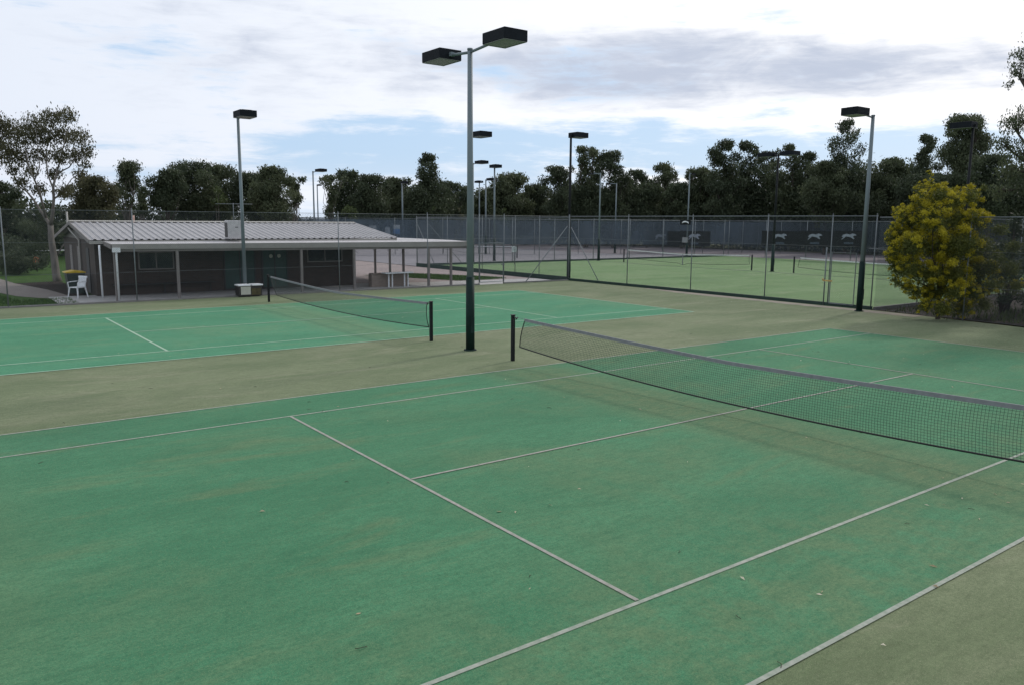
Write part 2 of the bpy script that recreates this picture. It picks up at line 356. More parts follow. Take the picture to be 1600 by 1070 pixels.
M['sand'] = mat('drifted_sand', (.225, .205, .165), .95, .3, 3, .5, 60, col2=(.30, .265, .225), spec=.1)
def drift(name, pts, w0, w1, side, seed, z=.0035):
    rs = random.Random(seed); b = MB(); n = 90; a = Vector((*pts[0], 0)); c = Vector((*pts[1], 0)); nn = Vector((side[0], side[1], 0)); pr = None; w_ = (w0+w1)/2
    for i in range(n+1):
        w_ = max(w0, min(w1, w_+rs.uniform(-.12, .12))); p = a.lerp(c, i/n); q = p+nn*w_+Vector((rs.uniform(-.03, .03), 0, 0))
        if pr: b.quad((pr[0].x, pr[0].y, z), (pr[1].x, pr[1].y, z), (q.x, q.y, z), (p.x, p.y, z))
        pr = (p, q)
    o = b.build(name, 'sand'); o['kind'] = 'structure'
drift('sand_drift', ((-19.5, 18.28), (-5.5, 18.0)), .10, .75, (0, -1), 3)
def court(cx, m_):
    o = sheet('court_surface', m_, rect(-5.5, 5.5, -11.9, 11.9), .004); o.location.x = cx
    z = .009
    def ln(x0, x1, y0, y1, dz=0): b.quad((x0, y0, z+dz), (x1, y0, z+dz), (x1, y1, z+dz), (x0, y1, z+dz))
    h = .023 if cx == 0 else .032
    b = MB()
    for sx in (-1, 1):
        ln(cx+sx*5.485-h, cx+sx*5.485+h, -11.885, 11.885); ln(cx+sx*4.115-h, cx+sx*4.115+h, -11.85, 11.85)
    for sy in (-1, 1): ln(cx-5.45, cx+5.45, sy*11.885-h, sy*11.885+h, .0015)
    o = b.build('boundary_lines', 'linea' if cx == 0 else 'line2'); o['kind'] = 'structure'
    b = MB()
    for sy in (-1, 1): ln(cx-4.08, cx+4.08, sy*6.4-h, sy*6.4+h, .0015)
    ln(cx-h, cx+h, -6.37, 6.37, .003)
    o = b.build('service_lines', 'line' if cx == 0 else 'line2'); o['kind'] = 'structure'
court(0, 'court'); court(-16.53, 'court_b')

# sand drift, leaves and twigs on the turf
def scatter_leaves():
    rs = np.random.RandomState(3); b = MB(); tint = []
    spots = [tuple(CAM+(at(u, v, 1)-CAM)*(CAM.z/(CAM-at(u, v, 1)).z)) for u, v in
             [(1458, 886), (1462, 918), (1475, 790), (1448, 790), (1530, 812), (1575, 786), (860, 790), (905, 765), (1335, 575), (1488, 605), (1345, 676), (1260, 684), (1000, 640), (1160, 905),
              (1555, 773), (1598, 757), (780, 800), (560, 960), (410, 800), (1280, 930), (1380, 1010)]]
    for k in range(170): spots.append((rs.uniform(-24, 9), rs.uniform(-9, 17.5), 0))
    for k, (x, y, _) in enumerate(spots):
        a = rs.uniform(0, 6.3); L = rs.uniform(.02, .042) if k < 21 else rs.uniform(.012, .032); W = L*rs.uniform(.18, .45); dx, dy = math.cos(a), math.sin(a)
        z = .012; zz = .012+rs.uniform(.004, .018)
        b.quad((x-dx*L, y-dy*L, z), (x+dy*W, y-dx*W, zz), (x+dx*L, y+dy*L, z+.004), (x-dy*W, y+dx*W, zz*.7)); tint.append(rs.rand())
    o = b.build('fallen_leaves', 'litter'); at_ = o.data.attributes.new('tint', 'FLOAT', 'FACE'); at_.data.foreach_set('value', tint)
    tag(o, 'small dry leaves scattered over the green court turf', 'leaf litter', kind='stuff')
    b = MB(); tint = []
    tw = [(1220, 1045), (1060, 865), (1512, 795), (545, 754), (555, 1015), (830, 900), (100, 660), (60, 725), (480, 640), (1150, 962)]
    tw = [tuple(CAM+(at(u, v, 1)-CAM)*(CAM.z/(CAM-at(u, v, 1)).z)) for u, v in tw]
    for k in range(45): tw.append((rs.uniform(-10, 8), rs.uniform(-9, 8), 0))
    for x, y, _ in tw:
        a = rs.uniform(0, 6.3); L = rs.uniform(.02, .05)
        b.tube([(x, y, .014), (x+math.cos(a)*L, y+math.sin(a)*L, .02), (x+math.cos(a+.4)*2*L, y+math.sin(a+.4)*2*L, .014)], .003, 4)
    o = b.build('fallen_twigs', 'litterd'); at_ = o.data.attributes.new('tint', 'FLOAT', 'FACE'); at_.data.foreach_set('value', list(rs.rand(len(b.f))))
    tag(o, 'small dark twigs lying on the near court turf', 'twigs', kind='stuff')
scatter_leaves()

# ------------------------------------------------------------------ tennis nets
def net(cx, y, label, pitch=.045, r=.0016, gapL=(.46, .30), gapR=(.25, .19), zb=.17, notch=False, cat='tennis net', group=None, top_end=1.07, slope=.0055, gaps=True, simple=False, lean=.0):
    t = thing('tennis_net', label, cat, (cx, y, 0), group)
    x0 = cx-6.4; x1 = cx+6.4
    for xx in (x0, x1):
        b = MB(); b.box(xx-.038, xx+.038, y-.038, y+.038, 0, 1.09)
        p = b.build('net_post', 'black', t, bevel=.006)
        if not simple:
            c = MB(); s = 1 if xx == x0 else -1
            c.tube([(xx+s*.03, y-.0, 1.06), (xx+s*.16, y-.02, 1.03)], .014, 6); c.tube([(xx+s*.15, y-.03, 1.0), (xx+s*.17, y+.02, 1.065)], .012, 6)
            c.tube([(xx+s*.06, y-.03, 1.03), (xx+s*.045, y-.045, .45), (xx+s*.03, y-.04, .12)], .003, 4)
            c.box(xx-.045, xx+.045, y-.045, y+.045, 1.091, 1.105)
            c.build('winder', 'trim', p)
    def zt(x): return .914+(top_end-.914)*(abs(x-cx)/6.4)**1.25
    def bot(x):
        z = zb+slope*(x-cx)**2
        if notch: z -= .13*max(0, 1-abs(x-cx)/.5)
        return z
    tl, bl_ = x0+gapL[0], x0+gapL[1]; tr, br = x1-gapR[0], x1-gapR[1]
    def X(s, h): return (tl*(h)+bl_*(1-h))*(1-s)+(tr*h+br*(1-h))*s      # h: 1 top 0 bottom
    def bulge(s, h): return -.05*math.sin(math.pi*h)*(.6+.4*math.sin(9*s))*1.0 + lean*(1-h)
    def P(s, h):
        x = X(s, h); a, b_ = bot(x), zt(x)-.045
        return (x, y+bulge(s, h), a+(b_-a)*h)
    L = tr-tl; n = int(L/pitch); rows = int(.78/pitch); b = MB(); sg = 3 if simple else 6
    for i in range(n+1):
        s = i/n; b.tube([P(s, h/sg) for h in range(sg+1)], r, 3, cap=False, smooth=False)
    K = 24 if simple else 64
    for j in range(1, rows):
        h = j/rows; b.tube([P(i/K, h) for i in range(K+1)], r, 3, cap=False, smooth=False)
    b.build('netting', 'netting', t)
    b = MB()
    for i in range(K):
        s0, s1 = i/K, (i+1)/K; xa, xb = X(s0, 1), X(s1, 1)
        za, zc = zt(xa), zt(xb); w_ = .012
        b.quad((xa, y-w_, za-.065), (xb, y-w_, zc-.065), (xb, y-w_, zc), (xa, y-w_, za)); b.quad((xb, y+w_, zc-.065), (xa, y+w_, za-.065), (xa, y+w_, za), (xb, y+w_, zc))
        b.quad((xa, y-w_, za), (xb, y-w_, zc), (xb, y+w_, zc), (xa, y+w_, za))
        b.quad((xa, y-w_, za-.065), (xa, y+w_, za-.065), (xb, y+w_, zc-.065), (xb, y-w_, zc-.065))
    b.quad((tl, y-.012, zt(tl)-.065), (tl, y-.012, zt(tl)), (tl, y+.012, zt(tl)), (tl, y+.012, zt(tl)-.065))
    b.build('headband', 'pband' if simple else 'band', t)
    rc = .015
    b = MB(); b.tube([P(i/K, 0) for i in range(K+1)], rc, 6); b.build('bottom_cord', 'cord', t)
    for s in (0, 1):
        b = MB(); b.tube([P(s, h/8) for h in range(9)], rc*.85, 6); b.build('side_cord', 'cord', t)
    b = MB(); b.tube([(x0+.02, y, 1.05), (tl, y, zt(tl)-.01)], .004, 4); b.build('net_cable', 'galv', t)
    b = MB(); b.tube([(x1-.02, y, 1.05), (tr, y, zt(tr)-.01)], .004, 4); b.build('net_cable', 'galv', t)
    if notch:
        b = MB(); b.box(cx-.03, cx+.03, y-.02, y+.02, bot(cx)-.0, .90); b.build('center_strap', 'band', t)
    return t
net(0, 0, 'large dark tennis net with grey headband running off the right edge of the near court', r=.0025, lean=-.02)
net(-16.6, 0, 'sagging dark tennis net across the second court in front of the clubhouse', zb=.24, slope=.0035, gapL=(.3, .9), gapR=(.22, .14), r=.0021)
net(-33.0, 36, 'notched far tennis net on the pale green courts, left of the black double lamp pole', pitch=.09, r=.0022, zb=.2, notch=True, simple=True)
net(-16.8, 36, 'far tennis net on the pale green courts partly hidden by the yellow wattle', pitch=.09, r=.0022, zb=.2, simple=True)
net(-26.2, 61, 'most distant tennis net with a white band, on the mauve hard court before the banners', pitch=.12, r=.0022, zb=.2, simple=True)
net(-56.0, 32.5, 'white banded net on the grey hard court, just left of the black corner pole', pitch=.12, r=.0022, zb=.2, simple=True)

# ------------------------------------------------------------------ lamp poles
def lamp_head(b_parent, cx, cy, z, sx, sy, h, lens=True, blk='lamphouse'):
    b = MB()
    b.prism([(cx-sx/2, cy-sy/2), (cx+sx/2, cy-sy/2), (cx+sx/2, cy+sy/2), (cx-sx/2, cy+sy/2)], 'z', z, z+h)
    o = b.build('lamp_head', blk, b_parent, bevel=.012)
    f = MB(); t = .05; zz = z-.012
    for (a, c, d, e) in ((cx-sx/2+.01, cx+sx/2-.01, cy-sy/2+.01, cy-sy/2+.01+t), (cx-sx/2+.01, cx+sx/2-.01, cy+sy/2-.01-t, cy+sy/2-.01),
                         (cx-sx/2+.01, cx-sx/2+.01+t, cy-sy/2+.011+t, cy+sy/2-.011-t), (cx+sx/2-.01-t, cx+sx/2-.01, cy-sy/2+.011+t, cy+sy/2-.011-t)):
        f.box(a, c, d, e, zz, z-.001)
    f.build('lens_frame', 'frame', o)
    l = MB(); l.box(cx-sx/2+.062, cx+sx/2-.062, cy-sy/2+.062, cy+sy/2-.062, z-.008, z-.002); l.build('lens', 'lens', o)
    c = MB(); c.box(cx-sx*.3, cx+sx*.3, cy-sy*.28, cy+sy*.28, z+h+.001, z+h+.03); c.build('gear_cover', blk, o)
    return o
def lamp(x, y, H, label, heads, mt='polegrey', sleeve=True, group='court lamp poles', r0=.088, r1=.062, cable=False, sz=(1.05, .78, .27), base=0, arm=.035):
    t = thing('lamp_pole', label, 'lamp pole', (x, y, base), group)
    b = MB(); s0 = base+1.85 if sleeve else base
    b.tube([(x, y, s0), (x, y, H)], [r0, r1], 12); b.tube([(x, y, H), (x, y, H+.05)], [r1+.008, r1+.008], 12)
    b.build('pole', mt, t)
    if sleeve:
        b = MB(); b.tube([(x, y, base), (x, y, base+1.88)], [.115, .108], 12)
        s = b.build('sleeve', 'darkgreen', t)
        b = MB(); b.box(x+.10, x+.122, y-.05, y+.05, base+.45, base+.85); b.build('access_cover', 'darkgreen', s)
        b = MB(); b.tube([(x, y, base), (x, y, base+.03)], [.17, .16], 16, smooth=False); b.build('base_flange', 'darkgreen', s)
    for dx, dy, off in heads:
        sx, sy = (sz[0], sz[1]) if abs(dx) > 0 else (sz[1], sz[0])
        b = MB(); e0 = off-sz[0]/2
        b.tube([(x+dx*r1, y+dy*r1, H-.04), (x+dx*(e0+.03), y+dy*(e0+.03), H+.03)], arm, 8); b.box(x+dx*(e0-.05)-.05, x+dx*(e0-.05)+.05, y+dy*(e0-.05)-.05, y+dy*(e0-.05)+.05, H-.01, H+.09)
        b.build('arm', mt, t)
        lamp_head(t, x+dx*off, y+dy*off, H-.07, sx, sy, sz[2], blk='lamphouse')
    return t
lamp(-8.29, .03, 7.43, 'tallest, nearest grey lamp pole with two dark box lights and a green sleeve', [(1, 0, 1.45), (-1, 0, 1.33)], sz=(.88, .66, .25))
lamp(-26.2, .1, 7.55, 'grey lamp pole with one box light rising in front of the clubhouse roof', [(1, 0, .92)], sleeve=False, r0=.085, r1=.06, sz=(.9, .7, .26))
lamp(-7.72, 17.45, 7.22, 'grey lamp pole with one box light and dark green sleeve beside the yellow wattle', [(0, -1, 1.2)], sz=(.78, .66, .26))
lamp(-26.15, 18.62, 8.05, 'all black lamp pole with one box light at the corner where the two fences meet', [(0, 1, .55)], mt='black', sleeve=True, sz=(.9, .7, .27))
lamp(-26.4, 11.95, 7.55, 'lamp pole behind the nearest pole, only its box light showing high on the right', [(1, 0, 1.05)], sz=(1.0, .75, .25), r0=.06, r1=.05)
lamp(-24.9, 36, 7.85, 'black lamp pole with two box lights between the two nets of the pale green courts', [(1, 0, .9), (-1, 0, .9)], mt='black')
lamp(-42.5, 36, 7.4, 'slim grey lamp pole with a short left arm standing left of the notched far net', [(-1, 0, 1.1)], sz=(.6, .35, .1), r0=.07, r1=.055)
P_ = at(962, 340, 85); lamp(P_.x, P_.y, 7.35, 'thin grey pole with a left arm, second right of the black corner pole', [(-1, 0, 1.2)], sz=(.6, .35, .1), r0=.07, r1=.055)
P_ = at(1075, 340, 80); lamp(P_.x, P_.y, 8.1, 'thin grey lamp pole without side arm in front of the middle dark trees', [(0, 1, .45)], sz=(.5, .35, .1), r0=.075, r1=.06)
lamp(-46.4, 27.7, 7.75, 'distant grey pole with box light directly on top, right of the nearest pole', [(1, 0, .15)], sz=(.85, .7, .24))
P_ = at(739, 340, 63); lamp(P_.x, P_.y, 7.75, 'distant pole mostly hidden by the nearest pole, its box light left of its neighbour', [(1, 0, 1.2)], sz=(.9, .7, .22))
P_ = at(759, 340, 80); lamp(P_.x, P_.y, 7.35, 'distant thin lamp pole with its box light to the right behind a nearer pole', [(1, 0, 1.0)], sz=(.85, .7, .22))
P_ = at(749, 340, 82); lamp(P_.x, P_.y, 7.25, 'distant thin lamp pole hugging the right edge of the tallest near pole', [(-1, 0, .1)], sz=(.75, .6, .2), r0=.07, r1=.055)
P_ = at(491, 340, 70); lamp(P_.x, P_.y, 7.45, 'grey lamp pole behind the clubhouse roof with a long arm carrying a box light', [(1, 0, 1.75)], sz=(.95, .7, .22), r0=.075, r1=.06)
P_ = at(497, 340, 84); lamp(P_.x, P_.y, 6.9, 'thin pale lamp pole just right of the long armed one behind the clubhouse', [(1, 0, .5)], sz=(.5, .35, .12), r0=.07, r1=.055)
P_ = at(629, 340, 82); lamp(P_.x, P_.y, 7.1, 'grey lamp pole behind the blue and white sign board', [(1, 0, .5)], sz=(.8, .5, .2), r0=.085, r1=.07)
P_ = at(1508, 340, 42); lamp(P_.x, P_.y, 8.35, 'black lamp pole with a long box light rising behind the yellow wattle', [(-1, 0, .5)], mt='black', sz=(1.1, .7, .3), sleeve=False)

# equipment box under the second pole
t = thing('cooler_cabinet', 'low cabinet with white lid, beige and stained dark panels at the lamp pole foot', 'cabinet', (-26.0, .2, 0))
b = MB(); b.box(-26.05, -25.55, -.38, .62, .04, .47); b.build('cabinet_body', 'trim', t, bevel=.01)
b = MB(); b.box(-25.549, -25.535, -.30, .12, .1, .44); b.build('front_panel', 'beige', t)
b = MB(); b.box(-25.549, -25.537, .16, .56, .07, .36); b.build('front_panel', 'rust', t, label='dark stained right hand panel')
b = MB(); b.box(-26.08, -25.52, -.41, .12, .471, .53); b.box(-26.08, -25.52, .2, .66, .471, .53); b.build('lid', 'whitep', t, bevel=.01)

# ------------------------------------------------------------------ chain-link fences
def chainlink(b, a, c, z0, z1, pitch=.075, r=.0024):
    a = Vector((a[0], a[1], 0)); c = Vector((c[0], c[1], 0)); L = (c-a).length; d = (c-a)/L; H = z1-z0; nrm = Vector((-d.y, d.x, 0))
    n = int(L/pitch)
    for sgn in (1, -1):
        for i in range(-int(H/pitch)-1, n+int(H/pitch)+2):
            s0 = i*pitch; s1 = s0+sgn*H; q0, q1 = z0, z1
            # clip to 0..L
            lo, hi = 0., 1.
            if sgn > 0:
                lo = max(0, (0-s0)/H); hi = min(1, (L-s0)/H)
            else:
                lo = max(0, (s0-L)/H); hi = min(1, s0/H)
            if hi-lo < .01: continue
            pa = a+d*(s0+sgn*H*lo)+Vector((0, 0, z0+H*lo)); pb = a+d*(s0+sgn*H*hi)+Vector((0, 0, z0+H*hi))
            k = len(b.v); o = nrm*(r*sgn*.6)
            e = Vector((d.x, d.y, -sgn)).normalized()*r
            for p in (pa, pb): b.v += [tuple(p+e+o), tuple(p-e+o), tuple(p+nrm*r*1.6+o)]
            for x, y_ in ((0, 1), (1, 2), (2, 0)): b.f.append((k+x, k+y_, k+3+y_, k+3+x)); b.sm.append(False)
def fence(label, a, c, posts, H=3.6, mesh='wire', pitch=.075, r=.0017, rail=True, wires=(1.2, 2.4), braces=(), kerb=None, screen=None, post_r=.023, group=None, top_wire=True, postmat='galv', gate=None):
    t = thing('fence', label, 'fence', (a[0], a[1], 0), group)
    A = Vector((a[0], a[1], 0)); Cc = Vector((c[0], c[1], 0)); L = (Cc-A).length; d = (Cc-A)/L
    def P(s, z, o=0): q = A+d*s+Vector((-d.y, d.x, 0))*o; return (q.x, q.y, z)
    for s in posts:
        b = MB(); b.tube([P(s, -.05), P(s, H+.06)], post_r, 8); b.tube([P(s, H+.06), P(s, H+.1)], [post_r*1.25, post_r*.5], 8); b.build('post', postmat, t)
    if rail: b = MB(); b.tube([P(0, H), P(L, H)], .021, 6); b.build('top_rail', postmat, t)
    b = MB()
    for z in wires: b.tube([P(0, z, .03), P(L*.33, z-.02, .03), P(L*.66, z-.01, .03), P(L, z, .03)], .004, 4)
    b.tube([P(0, .06, .03), P(L, .06, .03)], .004, 4)
    if not rail: b.tube([P(0, H, .0), P(L, H, .0)], .007, 4)
    b.build('tension_wire', 'galv', t)
    b = MB(); segs = [(0, L)] if gate is None else [(0, gate[0]), (gate[1], L)]
    for s0, s1 in segs: chainlink(b, P(s0, 0, .035)[:2], P(s1, 0, .035)[:2], .05, H, pitch, r)
    if gate: chainlink(b, P(gate[0], 0, .035)[:2], P(gate[1], 0, .035)[:2], gate[2], H, pitch, r)
    b.build('mesh', mesh, t)
    for s0, z0, s1 in braces:
        b = MB(); b.tube([P(s0, z0, .05), P(s1, .05, .05)], .022, 8); b.build('brace', postmat, t)
    if kerb:
        km, h, w_ = kerb
        for s0, s1 in segs:
            b = MB(); p0 = P(s0, 0); p1 = P(s1, 0); n_ = Vector((-d.y, d.x, 0))*w_/2
            poly = [(p0[0]-n_.x, p0[1]-n_.y), (p1[0]-n_.x, p1[1]-n_.y), (p1[0]+n_.x, p1[1]+n_.y), (p0[0]+n_.x, p0[1]+n_.y)]
            b.prism(poly, 'z', -.08, h); b.build('kerb_board', km, t)
    if screen:
        sm, z0, z1, s0, s1 = screen
        b = MB(); n = max(2, int((s1-s0)/1.2)); rs = random.Random(int(L*10)); pr = None; off = [rs.uniform(-.03, .03) for _ in range(n+1)]
        for i in range(n):
            a0, a1 = s0+(s1-s0)*i/n, s0+(s1-s0)*(i+1)/n
            b.quad(P(a0, z0, .07+off[i]), P(a1, z0, .07+off[i+1]), P(a1, z1, .055), P(a0, z1, .055), smooth=True)
        b.build('shadecloth', sm, t)
    if gate:
        s0, s1, zt = gate
        g = MB(); g.tube([P(s0+.05, .12), P(s0+.05, zt-.06), P(s1-.05, zt-.06), P(s1-.05, .12), P(s0+.05, .12)], .02, 6, smooth=False); g.tube([P(s0+.05, 1.05), P(s1-.05, 1.05)], .016, 6)
        chainlink(g, P(s0+.05, 0)[:2], P(s1-.05, 0)[:2], .12, zt-.06, pitch, r)
        go = g.build('gate', postmat, t)
        l = MB(); l.box(*sorted((P(s1-.12, 0)[0]-.03, P(s1-.02, 0)[0]+.03)), *sorted((P(s1-.15, 0)[1], P(s1+.03, 0)[1])), 1.0, 1.06); l.build('latch', 'galv', go)
        b = MB(); b.tube([P(s0, zt), P(s1, zt)], .022, 8); b.build('gate_lintel', postmat, t)
    return t
y0 = -17.5
fence('chain link fence with slim posts in front of the clubhouse, gate near its right end', (-25.9, y0), (-25.9, 18.4),
      [s-y0 for s in (-17.5, -13.1, -8.75, -4.35, 4.4, 9.15, 12.25, 13.85, 18.38)], rail=False, kerb=('kerb', .05, .16), gate=(12.25-y0, 13.85-y0, 2.15), braces=[(18.3-y0, 3.05, 15.4-y0)], r=.0018)
fence('chain link fence with dark base board behind the near courts, left of the wattle', (-25.9, 18.4), (-7.75, 18.4),
      [.02, 4.7, 9.0, 13.2, 16.25, 18.1], kerb=('kerbd', .13, .1), braces=[(.1, 3.0, 2.5)])
fence('chain link fence with dark base board running left beside the mauve paving', (-43.2, 18.4), (-25.98, 18.4),
      [.02, 4.3, 8.6, 12.2, 14.6], kerb=('kerbd', .2, .1), braces=[(.1, 3.0, 2.6)], H=3.55)
fence('chain link side fence hidden behind the yellow wattle, with a diagonal brace', (-7.7, 18.5), (-7.9, 54.2), [3.3, 8, 13, 18, 23, 28, 33], kerb=('kerb', .10, .1), braces=[(3.4, 1.4, 4.6)], H=3.55)
fence('dark chain link fence above the mulch bed to the right of the wattle', (-7.6, 18.25), (12, 15.2), [3.6, 8.4, 13, 17.5], H=3.55, screen=('screen2', .25, 3.45, 6.0, 19.5))
# gate leaf in the back fence
t = thing('court_gate', 'closed chain link gate with padlocked latch in the fence left of the sleeved lamp pole', 'gate', (-9.65, 18.34, 0))
b = MB(); b.tube([(-9.55, 18.34, .1), (-9.55, 18.34, 2.15), (-8.5, 18.34, 2.15), (-8.5, 18.34, .1), (-9.55, 18.34, .1)], .02, 6, smooth=False); b.build('gate_frame', 'galv', t)
b = MB(); b.tube([(-9.8, 18.34, 0), (-9.8, 18.34, 2.35)], .026, 8); b.build('gate_post', 'galv', t)
b = MB(); b.box(-9.86, -9.45, 18.29, 18.32, .98, 1.04); b.tube([(-9.86, 18.3, 1.0), (-9.86, 18.3, 1.1)], .03, 8); b.build('latch', mat('brass', (.45, .30, .10), .5, .2), t)

far_g = 'distant court fences'
fence('distant fence hung with blue grey shadecloth behind the paving, left of the corner', (-88, -34), (-88, 72), [k*4.4 for k in range(25)], pitch=.3, r=.003, wires=(), screen=('screen', .9, 3.55, 50, 106), post_r=.04, braces=[(80, 3.2, 83), (83, 3.2, 80)])
fence('distant back fence hung with dark shadecloth behind the mauve hard court', (-88, 72), (14, 72), [k*4.4 for k in range(24)], pitch=.3, r=.003, wires=(), screen=('screen', .8, 3.55, 0, 30), post_r=.04)
fence('far end of the back fence hung with near black cloth behind the banners', (-57.9, 71.9), (14, 71.9), [2.2+k*4.4 for k in range(16)], pitch=.3, r=.003, wires=(), screen=('screen2', .3, 3.5, 0, 71), post_r=.03, rail=False)
fence('middle distance fence with shadecloth along the far end of the pale green courts', (-43.2, 54.3), (-7.9, 54.3), [k*4.4 for k in range(9)], pitch=.2, r=.003, wires=(), post_r=.03, H=3.5, screen=('screen2', 1.1, 3.4, 10, 35.3))
fence('middle distance fence along the left side of the pale green courts', (-43.3, 18.5), (-43.3, 54.2), [k*4.4 for k in range(9)], pitch=.2, r=.003, wires=(), post_r=.03, H=3.5, kerb=('kerbd', .12, .1), braces=[(1, 3.1, 4)])
fence('shadecloth fence between the hard courts, left of the paving', (-66, 18.0), (-44, 71.5), [k*4.8 for k in range(12)], pitch=.24, r=.003, wires=(), post_r=.03, H=3.5, screen=('screen', .95, 3.4, 0, 57), braces=[(3, 3.1, 6), (3.4, 3.1, .6)])

# ------------------------------------------------------------------ banners and signs
def banner(xa, xb, y, za, zb, label, shape=True):
    t = thing('banner', label, 'banner', ((xa+xb)/2, y, za), 'black logo banners on the far fence')
    b = MB(); b.box(xa, xb, y-.02, y, za, zb); b.build('cloth', 'black', t)
    W = min((zb-za)*1.05, 1.8); cx = (xa+xb)/2; cz = (za+zb)/2+.1
    # leaping animal mark: arched body, head right, legs stretched
    pts = [(-1, .05), (-.8, .32), (-.35, .45), (.1, .36), (.45, .5), (.8, .42), (1.0, .25), (.7, .22), (.5, .1), (.75, -.12), (.6, -.2), (.25, .02), (-.1, .08), (-.45, .12), (-.6, -.05), (-.95, -.3), (-1.02, -.24), (-.75, .0)]
    b = MB(); b.prism([(cx+px*W/2, cz+pz*W/2) for px, pz in pts], 'y', y-.035, y-.021); b.build('leaping_mark', 'fmark', t)
    b = MB(); b.box(cx-W*.32, cx+W*.32, y-.032, y-.021, cz-W*.42, cz-W*.30); b.build('mark_bar', 'screen', t)
def bx(u0, v0, u1, v1, Y):
    def hit(u, v): d = at(u, v, 1)-CAM; return CAM+d*((Y-CAM.y)/d.y)
    p, q = hit(u0, v0), hit(u1, v1); return p.x, q.x, q.z, p.z
for (u0, u1, lb) in ((1005, 1062, 'black banner with pale leaping logo hung on the fence, leftmost behind the notched net'), (1062, 1110, 'black banner with pale leaping logo behind the fence post with the small black plate'),
                     (1190, 1250, 'black banner with white leaping logo just right of the double headed black pole'), (1250, 1298, 'black banner with white leaping logo, middle of the right three'),
                     (1302, 1352, 'black banner with white leaping logo right beside the sleeved lamp pole')):
    xa, xb, za, zb = bx(u0, 361, u1, 386, 54.1 if u0 > 1150 else 54.1); banner(xa+.05, xb-.05, 54.1, max(za, .4), min(zb, 3.1), lb)
t = thing('name_plate', 'small black plate with white leaping mark wired high on the back fence', 'sign', (-17.2, 18.3, 3.2))
b = MB(); b.box(-17.6, -16.95, 18.28, 18.30, 3.2, 3.42); b.build('plate', 'black', t)
b = MB(); b.prism([(-17.48, 3.27), (-17.4, 3.36), (-17.25, 3.38), (-17.08, 3.33), (-17.05, 3.25), (-17.2, 3.32), (-17.35, 3.31)], 'y', 18.265, 18.279); b.build('leaping_mark', 'whitep', t)
b = MB(); b.box(-17.42, -17.1, 18.28, 18.30, 2.35, 2.6); b.build('lower_plate', 'band', t)
def sign_at(u0, v0, u1, v1, D, label, mt='signwhite', stripe=None):
    c = at((u0+u1)/2, (v0+v1)/2, D); hw = (u1-u0)/F*D/2; hh = (v1-v0)/F*D/2
    t = thing('sign', label, 'sign', (c.x, c.y, 0)); d = Vector((rt0.x, rt0.y, 0)); n = Vector((fwd.x, fwd.y, 0)).normalized()
    def brd(x0, x1, z0, z1, o, name, m_):
        b = MB(); pts = []
        for oo in (o, o+.02):
            for x, z in ((x0, z0), (x1, z0), (x1, z1), (x0, z1)): q = c+d*x-n*oo; pts.append((q.x, q.y, c.z+z))
        i = 0; b.v = pts
        for f in ((0, 1, 2, 3), (7, 6, 5, 4), (0, 4, 5, 1), (1, 5, 6, 2), (2, 6, 7, 3), (3, 7, 4, 0)): b.f.append(f); b.sm.append(False)
        b.build(name, m_, t)
    brd(-hw, hw, -hh, hh, 0, 'board', mt)
    if stripe: brd(-hw*.98, hw*.98, -hh*.98, hh*.1, .025, 'lower_panel', stripe)
    else:
        for k in range(3): brd(-hw*.7, hw*(.2+.2*k), hh*(.5-.45*k), hh*(.62-.45*k), .025, 'text_line', 'screen')
    b = MB(); q = c+n*.05; b.tube([(q.x, q.y, 0), (q.x, q.y, c.z+hh*.9)], .03, 6); b.build('sign_post', 'galv', t)
sign_at(577, 353, 588, 363, 88, 'small pale sign board above the right end of the clubhouse roof, leftmost of three')
sign_at(602, 356, 609, 367, 88, 'narrow pale sign board on the distant fence, middle of three')
sign_at(615, 352, 625, 366, 88, 'sign board with white top and blue lower half on the distant fence', stripe='blue')
sign_at(800, 386, 807, 394, 62, 'little white notice hung on the distant fence beyond the gate')

# ------------------------------------------------------------------ clubhouse
t = thing('clubhouse', 'long low brown brick clubhouse with ribbed pale metal roof and a verandah on posts', 'building', (-33, 2, 0))
XR, ZR, XE, ZE, YL, YR = -33.4, 3.12, -28.4, 2.40, -5.55, 8.75
XB = -38.6
# ribbed roof: trapezoid ribs running from ridge to eave
def ribbed(x0, z0, x1, z1, y0_, y1_, pitch, rib, h):
    b = MB(); y = y0_; prof = []
    while y < y1_-pitch*.5:
        prof += [(y, 0), (y+pitch-rib*1.6, 0), (y+pitch-rib*1.2, h), (y+pitch-rib*.4, h)]; y += pitch
    prof.append((y1_, 0))
    for (ya, ha), (yb, hb) in zip(prof[:-1], prof[1:]):
        b.quad((x0, ya, z0+ha), (x0, yb, z0+hb), (x1, yb, z1+hb), (x1, ya, z1+ha))
        b.quad((x1, ya, z1+ha-.02), (x1, yb, z1+hb-.02), (x0, yb, z0+hb-.02), (x0, ya, z0+ha-.02))
    return b
M['roof'] = mat('pale_ribbed_roof', (.34, .325, .325), .45, .12, .8, metal=.1)
M['roofd'] = mat('rib_shadow_side', (.30, .28, .275), .5, .12, .8)
rf = ribbed(XR, ZR, XE, ZE, YL, YR, .30, .09, .045).build('roof', 'roof', t)
ribbed(XR, ZR, XB, ZE, YL, YR, .30, .09, .045).build('roof', 'roof', t)
b = MB(); b.prism([(XR-.18, ZR+.03), (XR, ZR+.085), (XR+.18, ZR+.03), (XR, ZR+.06)], 'y', YL-.02, YR+.02); b.build('ridge_cap', 'cream', rf)
b = MB(); b.box(XE-.005, XE+.03, YL, YR, ZE-.16, ZE-.03); b.build('gutter', 'cream', rf)
